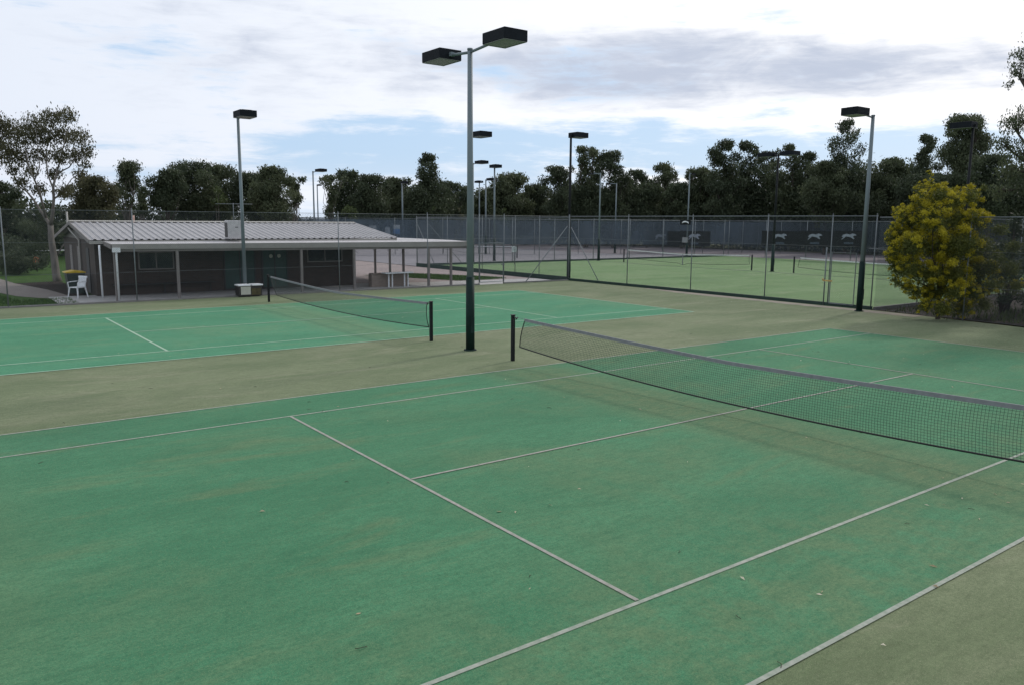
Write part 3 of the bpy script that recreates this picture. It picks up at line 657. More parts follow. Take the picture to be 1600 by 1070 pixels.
for yy in (YL, YR):
    b = MB(); s = -1 if yy == YL else 1
    b.prism([(XB, ZE-.13), (XR, ZR-.12), (XE, ZE-.13), (XE, ZE+.03), (XR, ZR+.03), (XB, ZE+.03)], 'y', yy-.03*(s < 0)-.001, yy+.03*(s > 0)+.001)
    b.build('barge_board', 'post', rf)
# walls
b = MB(); wl = XE-1.1; yl, yr = -5.2, 6.85
b.box(XB+.3, wl, yl, yr, -.05, 2.36); b.build('wall', 'brick', t)
b = MB(); b.prism([(XB+.3, 2.361), (wl, 2.361), (XR, ZR-.13)], 'y', yl+.002, yl+.12); b.build('gable_wall', 'post', t)
b = MB(); b.prism([(XB+.3, 2.361), (wl, 2.361), (XR, ZR-.13)], 'y', 6.70, 6.82); b.build('gable_wall', 'post', t)
# end wall fittings
for k, xx in enumerate((-31.2, -33.6, -35.9)):
    b = MB(); b.box(xx-.35, xx+.35, yl-.03, yl-.002, .5 if k else .02, 2.0); b.build('end_panel', 'post' if k else 'trim', t)
b = MB(); b.tube([(-33.0, yl-.06, 0.1), (-33.0, yl-.06, 2.3), (-33.9, yl-.28, 2.75), (-34.3, yl-.3, 2.9), (-34.3, yl-.3, 3.6)], .045, 8); b.build('vent_pipe', 'cream', t, label='pale pipe bending up the gable end')
b = MB(); b.tube([(-35, -2.48, 2.9), (-35, -2.48, 3.46)], .06, 8); b.build('flue', mat('copper_flue', (.45, .28, .22), .5), t)
# verandah
VF = -26.75; V0, V1 = -5.0, 12.15; ZF = 2.27
M['vroof'] = mat('flat_roof_sheet', (.42, .40, .40), .5, .1, 1)
b = MB(); b.quad((XE+.032, V0, ZE-.055), (VF, V0, ZF), (VF, V1, ZF-.05), (XE+.032, V1, ZE-.13)); b.quad((XE+.032, V1, ZE-.17), (VF, V1, ZF-.09), (VF, V0, ZF-.04), (XE+.032, V0, ZE-.095))
vr = b.build('verandah_roof', 'vroof', t)
b = MB(); b.box(-35.6, XE+.029, 8.79, V1, ZE-.19, ZE-.13); b.build('shelter_roof', 'vroof', t)
b = MB(); b.prism([(V0, ZF-.20), (V1, ZF-.30), (V1, ZF-.04), (V0, ZF+.01)], 'x', VF+.002, VF+.035); b.build('fascia', 'fascia', t)
b = MB(); b.prism([(V0+.02, ZF-.30), (V1-.02, ZF-.40), (V1-.02, ZF-.302), (V0+.02, ZF-.202)], 'x', VF-.12, VF-.03); b.build('beam', 'post', t)
b = MB(); b.box(-35.6, VF, V1+.002, V1+.03, ZE-.32, ZE-.14); b.build('fascia', 'fascia', t)
b = MB(); b.prism([(VF-.03, ZF-.2), (XE, ZE-.2), (XE, ZE-.06), (VF-.03, ZF)], 'y', V0-.03, V0-.002); b.build('fascia', 'post', t)
b = MB(); b.quad((wl+.002, V0, ZE-.2), (VF-.13, V0, ZF-.2), (VF-.13, V1, ZF-.26), (wl+.002, V1, ZE-.26)); b.build('soffit', 'post', t)
for xx, yy in ((VF-.08, -4.9), (VF-.08, -2.5), (VF-.08, 2.95), (VF-.08, 5.6), (VF-.08, 9.75), (VF-.08, 11.1), (-31.4, 10.8), (-35.3, 11.0), (-35.3, 12.0), (-31.4, 7.4)):
    b = MB(); b.box(xx-.055, xx+.055, yy-.055, yy+.055, -.03, ZF-.31 if xx > -30 else ZE-.19); b.build('verandah_post', 'post', t, bevel=.005)
b = MB(); b.tube([(VF+.07, -4.86, 1.98), (VF+.05, -4.86, 1.7), (VF+.05, -4.86, .0)], .04, 8); b.box(VF+.0, VF+.16, -5.0, -4.72, 1.95, 2.13); b.build('downpipe', 'whitep', t)
b = MB(); b.tube([(-28.0, -5.25, 2.2), (-28.0, -5.25, 0)], .04, 8); b.build('downpipe', 'whitep', t)
# front wall openings (wall plane x = wl)
def opening(name, y0_, y1_, z0, z1, fm, pm, mull=1):
    b = MB(); t_ = .06
    b.box(wl+.002, wl+.05, y0_, y1_, z1-t_, z1); b.box(wl+.002, wl+.05, y0_, y1_, z0, z0+t_)
    b.box(wl+.002, wl+.05, y0_, y0_+t_, z0+t_+.001, z1-t_-.001); b.box(wl+.002, wl+.05, y1_-t_, y1_, z0+t_+.001, z1-t_-.001)
    for k in range(1, mull+1):
        ym = y0_+(y1_-y0_)*k/(mull+1); b.box(wl+.002, wl+.045, ym-.025, ym+.025, z0+t_+.001, z1-t_-.001)
    o = b.build(name, fm, t)
    b = MB(); b.box(wl+.001, wl+.02, y0_+.03, y1_-.03, z0+.03, z1-.03); b.build('pane' if name == 'window' else 'door_leaf', pm, o)
    return o
opening('window', -3.5, -2.0, 1.05, 1.85, 'post', 'glass'); opening('window', 4.3, 6.2, 1.2, 2.0, 'post', 'glass')
d_ = opening('door', .2, 1.7, .0, 2.05, 'trim', 'green'); opening('door', 2.0, 3.3, .0, 2.05, 'trim', 'green')
b = MB(); [b.tube([(wl+.06, yy, 1.55), (wl+.09, yy, 1.55)], .09, 12) for yy in (2.45, 2.85)]; b.build('round_plaque', 'beige', t)
b = MB(); b.box(wl+.05, wl+.45, -4.6, -.3, .42, .46); [b.box(wl+.1, wl+.15, yy, yy+.05, -.03, .419) for yy in (-4.4, -2.5, -.5)]; bo = b.build('bench', 'trim'); bo.location = (0, 0, 0)
tag(bo, 'dark bench against the clubhouse wall left of the green doors', 'bench')
# low brick servery wall
b = MB(); b.box(-27.95, -27.6, 6.9, 9.0, -.03, .62); b.build('low_wall', 'brickl', t)
b = MB(); b.box(-27.98, -27.55, 6.95, 9.05, .621, .66); b.build('wall_cap', 'brickl', t)
# air-conditioner
t2 = thing('air_conditioner', 'boxy pale air conditioner unit standing on the verandah roof beside the lamp pole', 'air conditioner', (-28.1, .2, 2.4))
b = MB(); b.box(-28.36, -27.85, -.02, .62, 2.42, 3.25); ac = b.build('casing', mat('pale_casing', (.45, .44, .44), .5), t2, bevel=.03)
b = MB(); b.box(-28.3, -27.92, -.034, -.021, 2.5, 3.15); b.build('side_grille', 'trim', t2)
b = MB(); b.box(-27.849, -27.84, .3, .42, 2.93, 2.96); b.build('badge', 'trim', t2)
b = MB(); b.box(-28.3, -27.9, .0, .08, 2.36, 2.419); b.box(-28.3, -27.9, .5, .58, 2.36, 2.419); b.build('foot', 'trim', t2)
# antenna
t2 = thing('antenna', 'thin television antenna with a wide horizontal boom above the clubhouse ridge', 'antenna', (-34.2, 2.2, 3))
b = MB(); b.tube([(-34.2, 2.25, 2.95), (-34.2, 2.25, 4.15)], .018, 6); b.build('mast', 'galv', t2)
b = MB(); b.tube([(-34.55, 1.45, 4.1), (-33.85, 3.15, 4.1)], .014, 5); b.build('boom', 'galv', t2)
b = MB(); [b.tube([(-34.45+.7*k/5-.18, 1.7+1.3*k/5+.07, 4.11), (-34.45+.7*k/5+.18, 1.7+1.3*k/5-.07, 4.11)], .006, 4) for k in range(6)]; b.build('dipole', 'galv', t2)
# trestle table
t2 = thing('trestle_table', 'white topped table with pale legs in front of the low brick wall', 'table', (-27.2, 8.1, 0))
b = MB(); b.box(-27.45, -26.95, 7.35, 8.95, .66, .71); b.build('tabletop', 'whitep', t2, bevel=.008)
for yy in (7.65, 7.85, 8.55, 8.75):
    b = MB(); b.box(-27.24, -27.19, yy-.03, yy+.03, -.03, .659); b.build('leg', 'whitep', t2)
# plastic chair
def chair():
    x, y = -29.15, -6.0
    t = thing('plastic_chair', 'white plastic armchair standing at the left end of the clubhouse', 'chair', (x, y, 0)); t.rotation_euler = (0, 0, R(35))
    def bl(b, n, m_='whitep'): 
        me = bpy.data.meshes.new(n); me.from_pydata(b.v, [], b.f); me.polygons.foreach_set('use_smooth', b.sm); me.materials.append(M[m_])
        o = bpy.data.objects.new(n, me); COL.objects.link(o); o.parent = t; md = o.modifiers.new('bevel', 'BEVEL'); md.width = .006; return o
    b = MB(); b.box(-.24, .24, -.23, .23, .40, .435); bl(b, 'seat')
    b = MB()
    for k in range(5): b.prism([(.2, .44), (.235, .44), (.335, .84), (.30, .84)], 'x', -.2+k*.085, -.14+k*.085)
    b.prism([(.29, .80), (.335, .80), (.35, .88), (.31, .88)], 'x', -.235, .235); bl(b, 'backrest')
    for sx in (-1, 1):
        for yy, ye in ((-.2, -.26), (.2, .27)):
            b = MB(); b.tube([(sx*.21, yy, .41), (sx*.27, ye, -.03)], [.034, .022], 6, smooth=False); bl(b, 'leg')
        b = MB(); b.tube([(sx*.25, .27, .66), (sx*.27, -.05, .65), (sx*.27, -.22, .63), (sx*.24, -.22, .42)], .02, 6); bl(b, 'armrest')
chair()
t2 = thing('wheelie_bin', 'dark wheelie bin with a yellow lid behind the white plastic chair', 'bin', (-30.6, -5.95, 0))
b = MB(); xa, ya = -30.6, -5.85
i = len(b.v); b.v += [(xa-.30, ya-.28, .06), (xa+.30, ya-.28, .06), (xa+.30, ya+.25, .06), (xa-.30, ya+.25, .06), (xa-.42, ya-.38, .95), (xa+.42, ya-.38, .95), (xa+.42, ya+.33, .95), (xa-.42, ya+.33, .95)]
for q in ((0, 3, 2, 1), (4, 5, 6, 7), (0, 1, 5, 4), (1, 2, 6, 5), (2, 3, 7, 6), (3, 0, 4, 7)): b.f.append(q); b.sm.append(False)
b.build('bin_body', 'bin', t2, bevel=.02)
b = MB(); b.prism([(ya-.44, .955), (ya+.36, .955), (ya+.36, 1.0), (ya-.1, 1.06), (ya-.44, .99)], 'x', xa-.45, xa+.45); b.build('lid', 'yellow', t2, bevel=.015)
for sx in (-.25, .25):
    b = MB(); b.tube([(xa+sx-.03, ya+.27, .09), (xa+sx+.03, ya+.27, .09)], .09, 12); b.build('wheel', 'black', t2)
# round orange sign, rail fence on the far lawn
c = at(56, 407, 50); t2 = thing('round_sign', 'round orange sign on a short post by the left hand trees', 'sign', (c.x, c.y, 0))
b = MB(); n_ = Vector((fwd.x, fwd.y, 0)).normalized(); b.tube([c, c+n_*.03], .2, 20, smooth=False); b.build('disc', 'orange', t2)
b = MB(); q = c+n_*.05; b.tube([(q.x, q.y, -.05), (q.x, q.y, c.z)], .03, 6); b.build('sign_post', 'trim', t2)
t2 = thing('rail_fence', 'low white rail fence crossing the lawn beyond the big gum tree', 'fence', (-62, -14, 0))
b = MB(); b.tube([(-58, -22, .75), (-66, 3, .75)], .04, 6); b.build('rail', 'whitep', t2)
for k in range(8):
    q = (-58-8*k/7, -22+25*k/7); b = MB(); b.tube([(q[0], q[1], -.1), (q[0], q[1], .73)], .045, 6); b.build('post', 'whitep', t2)

# ------------------------------------------------------------------ vegetation
def leaves(name, mt, C, Rr, n, size, parent, seed, droop=.6, asp=.38, shell=.55, flat=.85, split=None):
    """C: lobe centres (k,3), Rr radii; n leaves spread through them"""
    rs = np.random.RandomState(seed); C = np.array(C); Rr = np.array(Rr)
    w_ = Rr**2; idx = rs.choice(len(Rr), n, p=w_/w_.sum())
    d = rs.normal(size=(n, 3)); d /= np.linalg.norm(d, axis=1)[:, None]
    rad = Rr[idx]*(shell+(1-shell)*rs.rand(n))**.7*(1+.20*rs.normal(size=n))
    # clumpiness inside each lobe
    k = max(6, n//60); cl = rs.randint(0, k, n); jit = rs.normal(size=(k, 3)); jit /= np.linalg.norm(jit, axis=1)[:, None]
    dd = d*.85+jit[cl]*.5; dd /= np.linalg.norm(dd, axis=1)[:, None]
    P = C[idx]+dd*rad[:, None]*np.array([1, 1, flat])
    P[:, 2] = np.maximum(P[:, 2], .05)
    u = rs.normal(size=(n, 3)); u[:, 2] -= droop*2.2; u /= np.linalg.norm(u, axis=1)[:, None]
    v = np.cross(u, rs.normal(size=(n, 3))); v /= np.linalg.norm(v, axis=1)[:, None]
    s = size*(.6+.8*rs.rand(n))[:, None]
    a = P-u*s*.5; b = P+v*s*asp*.5-u*s*.05; c = P+u*s*.5; e = P-v*s*asp*.5-u*s*.05
    off = np.array(rootloc(parent)); V = np.stack([a, b, c, e], 1).reshape(-1, 3)-off
    me = bpy.data.meshes.new(name); me.vertices.add(4*n); me.vertices.foreach_set('co', V.ravel().astype(np.float32))
    me.loops.add(4*n); me.loops.foreach_set('vertex_index', np.arange(4*n, dtype=np.int32))
    me.polygons.add(n); me.polygons.foreach_set('loop_start', np.arange(0, 4*n, 4, dtype=np.int32)); me.polygons.foreach_set('loop_total', np.full(n, 4, dtype=np.int32))
    me.update(calc_edges=True)
    lt = rs.rand(len(Rr))*.5; tint = np.clip(lt[idx]+rs.rand(k)[cl]*.3+rs.rand(n)*.15, 0, 1)
    at_ = me.attributes.new('tint', 'FLOAT', 'FACE'); at_.data.foreach_set('value', tint.astype(np.float32))
    me.materials.append(M[mt]); o = bpy.data.objects.new(name, me); COL.objects.link(o); o.parent = parent
    return o
def limbs(base, C, Rr, r0, seed, mt, parent, fork=.35, lean=None, stems=1):
    rs = random.Random(seed); b = MB(); base = Vector(base); cz = sum(c[2] for c in C)/len(C); cx = Vector((sum(c[0] for c in C)/len(C), sum(c[1] for c in C)/len(C), 0))
    top = max(c[2] for c in C)
    fk = Vector((base.x*.6+cx.x*.4, base.y*.6+cx.y*.4, base.z+(top-base.z)*fork)) if lean is None else Vector(lean)
    md = (base+fk)/2+Vector((rs.uniform(-.1, .1), rs.uniform(-.1, .1), 0))*r0*8
    b.tube([base-Vector((0, 0, .2)), base+Vector((0, 0, .15)), md, fk], [r0*1.35, r0*1.05, r0*.9, r0*.75], 9)
    for c, r in sorted(zip(C, Rr), key=lambda q: -q[1])[:14]:
        c = Vector(c); L = (c-fk).length; mid = fk.lerp(c, .5)+Vector((rs.uniform(-.12, .12)*L, rs.uniform(-.12, .12)*L, rs.uniform(-.05, .10)*L))
        st = fk.lerp(md, rs.uniform(0, .3))
        b.tube([st, st.lerp(mid, .5)+Vector((0, 0, .04*L)), mid, c], [r0*.5, r0*.36, r0*.24, r0*.08], 6)
        for k in range(3):
            e = c+Vector((rs.uniform(-1, 1), rs.uniform(-1, 1), rs.uniform(-.3, 1))).normalized()*r*.6
            b.tube([mid.lerp(c, .6), (mid.lerp(c, .6)+e)/2+Vector((0, 0, .06*r)), e], [r0*.16, r0*.10, r0*.03], 5)
    return b.build('trunk', mt, parent)
def tree(u, vt, vb, hw, D, label, seed, mt='gum', shape='round', n=6000, nl=14, size=None, bark='barkd', r0=None, lobes=None, cat='tree', group='trees beyond the courts', name='gum_tree', density=1, droop=.6, shell=.45, ub=None, fork=.35):
    rs = random.Random(seed); px = D/F
    if lobes is None:
        hw *= 1.08
        rt_ = hw*(.17 if shape == 'cone' else .30); lobes = [(u+rs.uniform(-.12, .12)*hw, vt+rt_, rt_, 0)]
        for i in range(nl):
            s = (i+.5)/nl            # 0 bottom 1 top
            if shape == 'round': wd = math.sqrt(max(.05, 1-(1.7*s-.75)**2))
            elif shape == 'cone': wd = (1-s)*.95+.12
            elif shape == 'open': wd = .55+.45*math.sin(s*5+seed)
            r = hw*rs.uniform(.30, .54)*{'open': .78, 'cone': 1.1-.72*s, 'round': 1.06-.3*s}[shape]
            du = rs.choice((-1, 1))*rs.uniform(.15, 1)*wd*(hw*1.25-r*.7); v = vb+(vt-vb)*s; v = max(v, vt+r)
            lobes.append((u+du, v, r, rs.uniform(-1, 1)*wd*(hw-r*.6)))
        for k in range(6):
            s = k/5; lobes.append((u+rs.uniform(-.15, .15)*hw, vb+(vt+hw*(.28 if shape == 'cone' else .45)-vb)*s, hw*({'open': .34, 'round': .62, 'cone': .82}[shape])*(1-(.72 if shape == 'cone' else .35)*s), rs.uniform(-.3, .3)*hw))
    C = []; Rr = []
    for q in lobes:
        c = at(q[0], q[1], D+(q[3]*px if len(q) > 3 else rs.uniform(-1, 1)*hw*px*.7)); C.append(tuple(c)); Rr.append(q[2]*px)
    g = at(ub if ub is not None else u, 350, D); base = (g.x, g.y, -.05)
    t = thing(name, label, cat, base, group)
    size = size or max(.14, D*.0031)
    area = sum(4*r*r for r in Rr); nn = int(min(n*3.2, density*area*4.2/(size*size*.38)))
    leaves('crown', mt, C, Rr, max(900, nn), size, t, seed, droop=droop, shell=shell)
    if bark: limbs(base, C, Rr, r0 or .018*max(3, (max(c[2] for c in C))), seed, bark, t, fork=fork)
    return t
# big gum tree by the clubhouse: lobes follow its clumps
tree(88, 165, 330, 80, 42.9, 'tall airy gum tree with pale forked trunk left of the clubhouse', 11, mt='brownleaf', n=60000, bark=None, shell=.2, size=.14, density=.68, ub=88, droop=.9,
     lobes=[(80, 186, 20, -20), (105, 182, 17, 5), (55, 196, 22, 10), (38, 215, 22, -10), (15, 205, 26, 15), (-8, 195, 24, 0), (70, 215, 22, 0), (98, 212, 22, 20), (122, 215, 19, -15), (136, 238, 15, 5),
            (118, 245, 17, 20), (92, 245, 19, -20), (62, 243, 18, 15), (30, 245, 21, 5), (5, 240, 28, -10), (48, 268, 14, 0), (85, 272, 15, 20), (125, 272, 12, 10), (60, 296, 15, 15), (100, 300, 15, -15), (34, 285, 13, -12), (-20, 225, 28, 10), (20, 268, 12, 10), (135, 258, 10, 0)])
g = [o for o in COL.objects if o.name.startswith('gum_tree')][0]
b = MB(); D = 42.9
def A(u, v, dd=0): return at(u, v, D+dd)
rs_ = random.Random(5)
def limb(pts, rr): b.tube([A(*p) for p in pts], rr, 8)
limb([(92, 446), (88, 432), (85, 405), (80, 375), (79, 352)], [0.252, 0.200, 0.178, 0.155, 0.141])
limb([(79, 354), (72, 342, .3), (62, 328, .6), (52, 312, .8), (42, 300, 1), (30, 285, 1)], [0.111, 0.081, 0.067, 0.056, 0.044, 0.022])
limb([(72, 342, .3), (66, 318, -.3), (62, 300, -.6), (54, 282, -1), (45, 262, -1), (38, 225, -1)], [0.074, 0.063, 0.052, 0.044, 0.033, 0.015])
limb([(79, 354), (82, 335, -.3), (84, 312, -.5), (83, 292, -.6), (88, 272, -.4), (96, 245), (104, 205)], [0.111, 0.089, 0.074, 0.067, 0.052, 0.037, 0.015])
limb([(83, 295, -.6), (74, 272, 0), (72, 240, .5), (80, 195, .5)], [0.052, 0.037, 0.026, 0.011])
limb([(88, 272, -.4), (108, 262, 0), (124, 240, 0), (134, 225)], [0.044, 0.030, 0.022, 0.009])
limb([(42, 300, 1), (30, 292, 1), (16, 262, 1), (5, 225, 1), (-8, 200, 1)], [0.044, 0.037, 0.030, 0.022, 0.011])
limb([(54, 282, -1), (62, 262, -1), (58, 225, -1), (56, 198, -1)], [0.037, 0.026, 0.018, 0.007])
limb([(84, 312, -.5), (98, 300, 0), (112, 280, 0), (126, 270, 0)], [0.044, 0.030, 0.022, 0.009])
limb([(85, 405), (98, 385, .3), (110, 368, .5)], [0.059, 0.037, 0.015])
b.build('trunk', 'bark', g)

TR = [ # u, vt, vb, hw, D, label, mat, shape
 (4, 282, 345, 24, 62, 'dark rounded tree cut by the left edge of the view', 'darkleaf', 'round'),
 (140, 273, 338, 34, 66, 'brown tinged bushy tree just right of the tall airy gum', 'brownleaf', 'round'),
 (198, 250, 312, 30, 70, 'slim gum tree with bare forked stems, between the brownish tree and the dark clump', 'gum', 'open'),
 (222, 290, 338, 16, 78, 'small open tree just right of the slim forked gum', 'gum', 'open'),
 (262, 263, 318, 27, 72, 'dark spreading gum at the left end of the dense clump above the roof', 'darkleaf', 'round'),
 (300, 250, 335, 36, 76, 'broad dome shaped gum, tallest of the clump left of the clubhouse lamp pole', 'darkleaf', 'round'),
 (338, 256, 335, 30, 82, 'wispy topped gum just left of the clubhouse lamp pole', 'gum', 'round'),
 (398, 268, 335, 32, 78, 'dense gum just right of the clubhouse lamp pole', 'darkleaf', 'round'),
 (428, 258, 335, 30, 74, 'olive green pointed gum, second to the right of the clubhouse lamp pole', 'gum', 'round'),
 (460, 275, 322, 20, 76, 'light see-through gum before the gap of sky behind the clubhouse', 'gum', 'open'),
 (518, 272, 338, 20, 100, 'thin gum just right of the long armed lamp pole', 'gum', 'open'),
 (548, 264, 338, 26, 104, 'twin topped gum behind the right end of the clubhouse roof', 'darkleaf', 'round'),
 (584, 271, 338, 26, 100, 'rounded gum standing over the pale sign boards', 'darkleaf', 'round'),
 (620, 276, 338, 26, 108, 'medium gum behind the grey lamp pole above the blue sign', 'gum', 'round'),
 (668, 238, 338, 36, 106, 'tall rounded gum rising highest in the gap left of the nearest lamp pole', 'darkleaf', 'cone'),
 (704, 282, 338, 24, 112, 'shorter gum between the highest rounded gum and the nearest lamp pole', 'darkleaf', 'round'),
 (724, 290, 338, 14, 120, 'small gum touching the left side of the nearest lamp pole', 'gum', 'round'),
 (762, 292, 338, 22, 122, 'low gum behind the cluster of distant lamp poles', 'gum', 'round'),
 (800, 269, 338, 30, 112, 'dome of gum foliage right of the cluster of distant lamp poles', 'gum', 'round'),
 (836, 286, 338, 24, 116, 'low gum in the dip left of the black corner lamp pole', 'darkleaf', 'round'),
 (874, 258, 338, 26, 110, 'gum immediately left of the black corner lamp pole', 'darkleaf', 'round'),
 (914, 227, 300, 21, 104, 'slender upright gum just right of the black corner lamp pole', 'gum', 'round'),
 (918, 290, 338, 30, 104, 'dense low gum under the slender upright one', 'darkleaf', 'round'),
 (958, 234, 338, 27, 104, 'tall narrow gum between the thin grey lamp poles', 'darkleaf', 'round'),
 (992, 264, 338, 22, 110, 'medium gum right of the thin pole with its arm to the left', 'darkleaf', 'round'),
 (1038, 254, 335, 24, 112, 'flat crowned gum standing left of the armless thin lamp pole', 'gum', 'round'),
 (1012, 285, 338, 24, 106, 'low dark gum under the flat crowned one', 'darkleaf', 'round'),
 (1066, 284, 338, 24, 104, 'low gum behind the armless thin lamp pole', 'darkleaf', 'round'),
 (1096, 260, 338, 24, 104, 'gum on the left flank of the tall central clump', 'gum', 'round'),
 (1132, 217, 338, 27, 100, 'tall gum, left of the two peaks of the central clump', 'darkleaf', 'round'),
 (1168, 219, 338, 25, 104, 'tall gum, right of the two peaks of the central clump', 'darkleaf', 'round'),
 (1196, 235, 338, 22, 108, 'gum behind the double headed black lamp pole', 'darkleaf', 'round'),
 (1230, 224, 338, 22, 100, 'round headed gum just right of the double headed black lamp pole', 'gum', 'round'),
 (1262, 236, 338, 24, 100, 'round gum left of the big pyramid shaped tree', 'darkleaf', 'round'),
 (1322, 184, 338, 46, 88, 'big dark pyramid shaped tree behind the sleeved lamp pole', 'darkleaf', 'cone'),
 (1290, 250, 338, 30, 86, 'broad gum at the left foot of the pyramid shaped tree', 'gum', 'round'),
 (1366, 270, 338, 24, 92, 'low gum between the pyramid shaped tree and the wattle', 'darkleaf', 'round'),
 (1398, 245, 338, 30, 88, 'wide gum above the left part of the yellow wattle', 'gum', 'round'),
 (1447, 209, 300, 21, 80, 'narrow upright gum above the top of the wattle', 'darkleaf', 'round'),
 (1440, 270, 338, 36, 76, 'low dense gum right behind the wattle top', 'darkleaf', 'round'),
 (1504, 177, 262, 33, 62, 'lollipop shaped gum with bare stem behind the black pole above the wattle', 'gum', 'round'),
 (1490, 268, 338, 34, 60, 'dark leafy gum behind the foot of the black pole', 'darkleaf', 'round'),
 (1548, 238, 338, 34, 58, 'dense gum left of the large tree at the right edge', 'darkleaf', 'round'),
]
for i, (u, vt, vb, hw, D, lb, mt_, sh) in enumerate(TR):
    bk = 'bark' if sh == 'open' else 'barkd'
    tree(u, vt, vb, hw, D, lb, 100+i, mt=mt_, shape=sh, nl=26 if hw > 28 else 20, bark=bk, density=1.0 if sh != 'open' else .7, shell=.3, r0=.16 if sh != 'open' else .12, fork=.35)
# tree at the right edge with overhanging branch
tree(1640, 60, 340, 60, 27, 'large fine leaved tree at the right edge with a branch hanging into the sky', 77, mt='gum', n=60000, size=.10, density=.42, shell=.2, bark='barkd', ub=1660, r0=.22, group=None, fork=.5, droop=.8,
     lobes=[(1590, 112, 16, 0), (1592, 85, 15, 5), (1578, 132, 9, 0), (1612, 95, 24, -10), (1640, 60, 34, 0), (1580, 195, 20, 0), (1600, 185, 26, 10), (1565, 225, 18, 0), (1592, 235, 26, -10), (1575, 265, 22, 10), (1602, 285, 30, 0), (1560, 300, 16, 10), (1650, 130, 40, 0), (1660, 220, 50, 0), (1680, 100, 40, 20), (1640, 320, 30, 10)])
# two shade trees outside the frame and shrubs behind the right fence
tree(1760, 120, 300, 130, 29, 'broad shade tree standing beyond the right hand fence, outside the wattle', 78, mt='darkleaf', n=14000, size=.22, density=.8, r0=.25, group=None)
def shrub(u, vt, hw, D, label, seed, mt='darkleaf', size=.13, group='shrubs behind the fences', vb=None, n=9000, density=1):
    rs = random.Random(seed); px = D/F; g = at(u, 350, D); base = (g.x, g.y, -.03); t = thing('shrub', label, 'shrub', base, group)
    top = at(u, vt, D).z; C = []; Rr = []
    for k in range(11):
        r = hw*px*rs.uniform(.3, .5); z = rs.uniform(r*.6, max(r, top-r)); du = rs.uniform(-1, 1)*(hw*px-r*.7)*(1 if z < top*.6 else .6)
        q = Vector(base)+Vector((rt0.x, rt0.y, 0))*du+Vector((fwd.x, fwd.y, 0))*rs.uniform(-.6, .6)*hw*px; C.append((q.x, q.y, z)); Rr.append(r)
    q = Vector(base); C.append((q.x, q.y, top-hw*px*.3)); Rr.append(hw*px*.3)
    area = sum(4*r*r for r in Rr); leaves('foliage', mt, C, Rr, int(min(n, density*area*2.6/(size*size*.38))), size, t, seed, droop=.2, shell=.2)
    b = MB()
    for c in C[:8]:
        c = Vector(c); b.tube([base, Vector(base).lerp(c, .5)+Vector((0, 0, .1)), c], [.05, .035, .012], 5)
    b.build('stem', 'barkd', t); return t
for i, (u, vt, hw, D, lb) in enumerate([
  (1588, 330, 34, 30.5, 'dark shrub behind the shadecloth at the far right'), (1545, 372, 32, 33, 'dark shrub right of the wattle trunk behind the fence'), (1640, 340, 60, 31, 'dense dark shrub mass past the right end of the fence'),
  (1578, 400, 28, 29.5, 'low dark shrub at the foot of the right hand fence post'),
  (22, 385, 42, 47, 'dark shrub behind the left fence post beside the lawn'), (-15, 350, 50, 50, 'tall dark shrub at the left edge'), (50, 398, 20, 52, 'small shrub beside the orange round sign'), (40, 340, 32, 60, 'leafy shrub below the gum tree fork'),
  (118, 342, 26, 66, 'shrub behind the gable end of the clubhouse')]):
    shrub(u, vt, hw, D, lb, 300+i)
# understory along the tree line
us = [(-60, 60), (20, 68), (120, 74), (240, 80), (360, 84), (480, 92), (600, 118), (700, 124), (800, 128), (900, 118), (1000, 116), (1100, 110), (1200, 104), (1300, 98), (1400, 92), (1500, 74), (1600, 62), (1720, 54)]
for i, (u, D) in enumerate(us):
    pass
C = []; Rr = []; rs_ = random.Random(2)
for (u0, d0), (u1, d1) in zip(us[:-1], us[1:]):
    for k in range(12):
        s = (k+rs_.random())/12; u = u0+(u1-u0)*s; D = d0+(d1-d0)*s+rs_.uniform(-3, 6)
        if 470 < u < 515 and rs_.random() < .8: continue
        hz = rs_.uniform(6.6, 9.4) if u > 530 else rs_.uniform(3.6, 5.6)
        if 1090 < u < 1420: hz *= 1.22
        if u > 1420: hz *= .95
        g = at(u, 347, D); C.append((g.x, g.y, hz*.3)); Rr.append(hz*.36); C.append((g.x+rs_.uniform(-1, 1), g.y+rs_.uniform(-1, 1), hz*.6)); Rr.append(hz*.28); C.append((g.x+rs_.uniform(-2, 2), g.y+rs_.uniform(-2, 2), hz*.82)); Rr.append(hz*.18)
root = bpy.data.objects.new('tmp', None)
o = leaves('undergrowth', 'darkleaf', C, Rr, 340000, .40, None, 5, droop=.1, shell=.2); tag(o, 'dark undergrowth filling the foot of the tree line', 'undergrowth', kind='stuff')
bpy.data.objects.remove(root)
# lighter shrubs before the tree line
for i, (u, vt, hw, D, m_, lb) in enumerate([(545, 320, 18, 90, 'midleaf', 'yellowish green bush above the right end of the clubhouse roof'), (678, 322, 14, 100, 'midleaf', 'light green rounded bush above the distant fence left of the nearest pole'),
  (718, 324, 12, 100, 'brownleaf', 'rusty brown bush above the distant fence'), (820, 366, 18, 112, 'midleaf', 'pale green young tree behind the shadecloth beyond the gate'), (788, 325, 14, 105, 'midleaf', 'green bush behind the distant lamp poles'),
  (1180, 368, 12, 112, 'midleaf', 'bright green bush between the dark banners'), (340, 290, 20, 66, 'midleaf', 'light olive bush behind the ridge left of the lamp pole')]):
    shrub(u, vt, hw, D, lb, 400+i, mt=m_, size=.25, n=2500, group='light shrubs before the tree line')
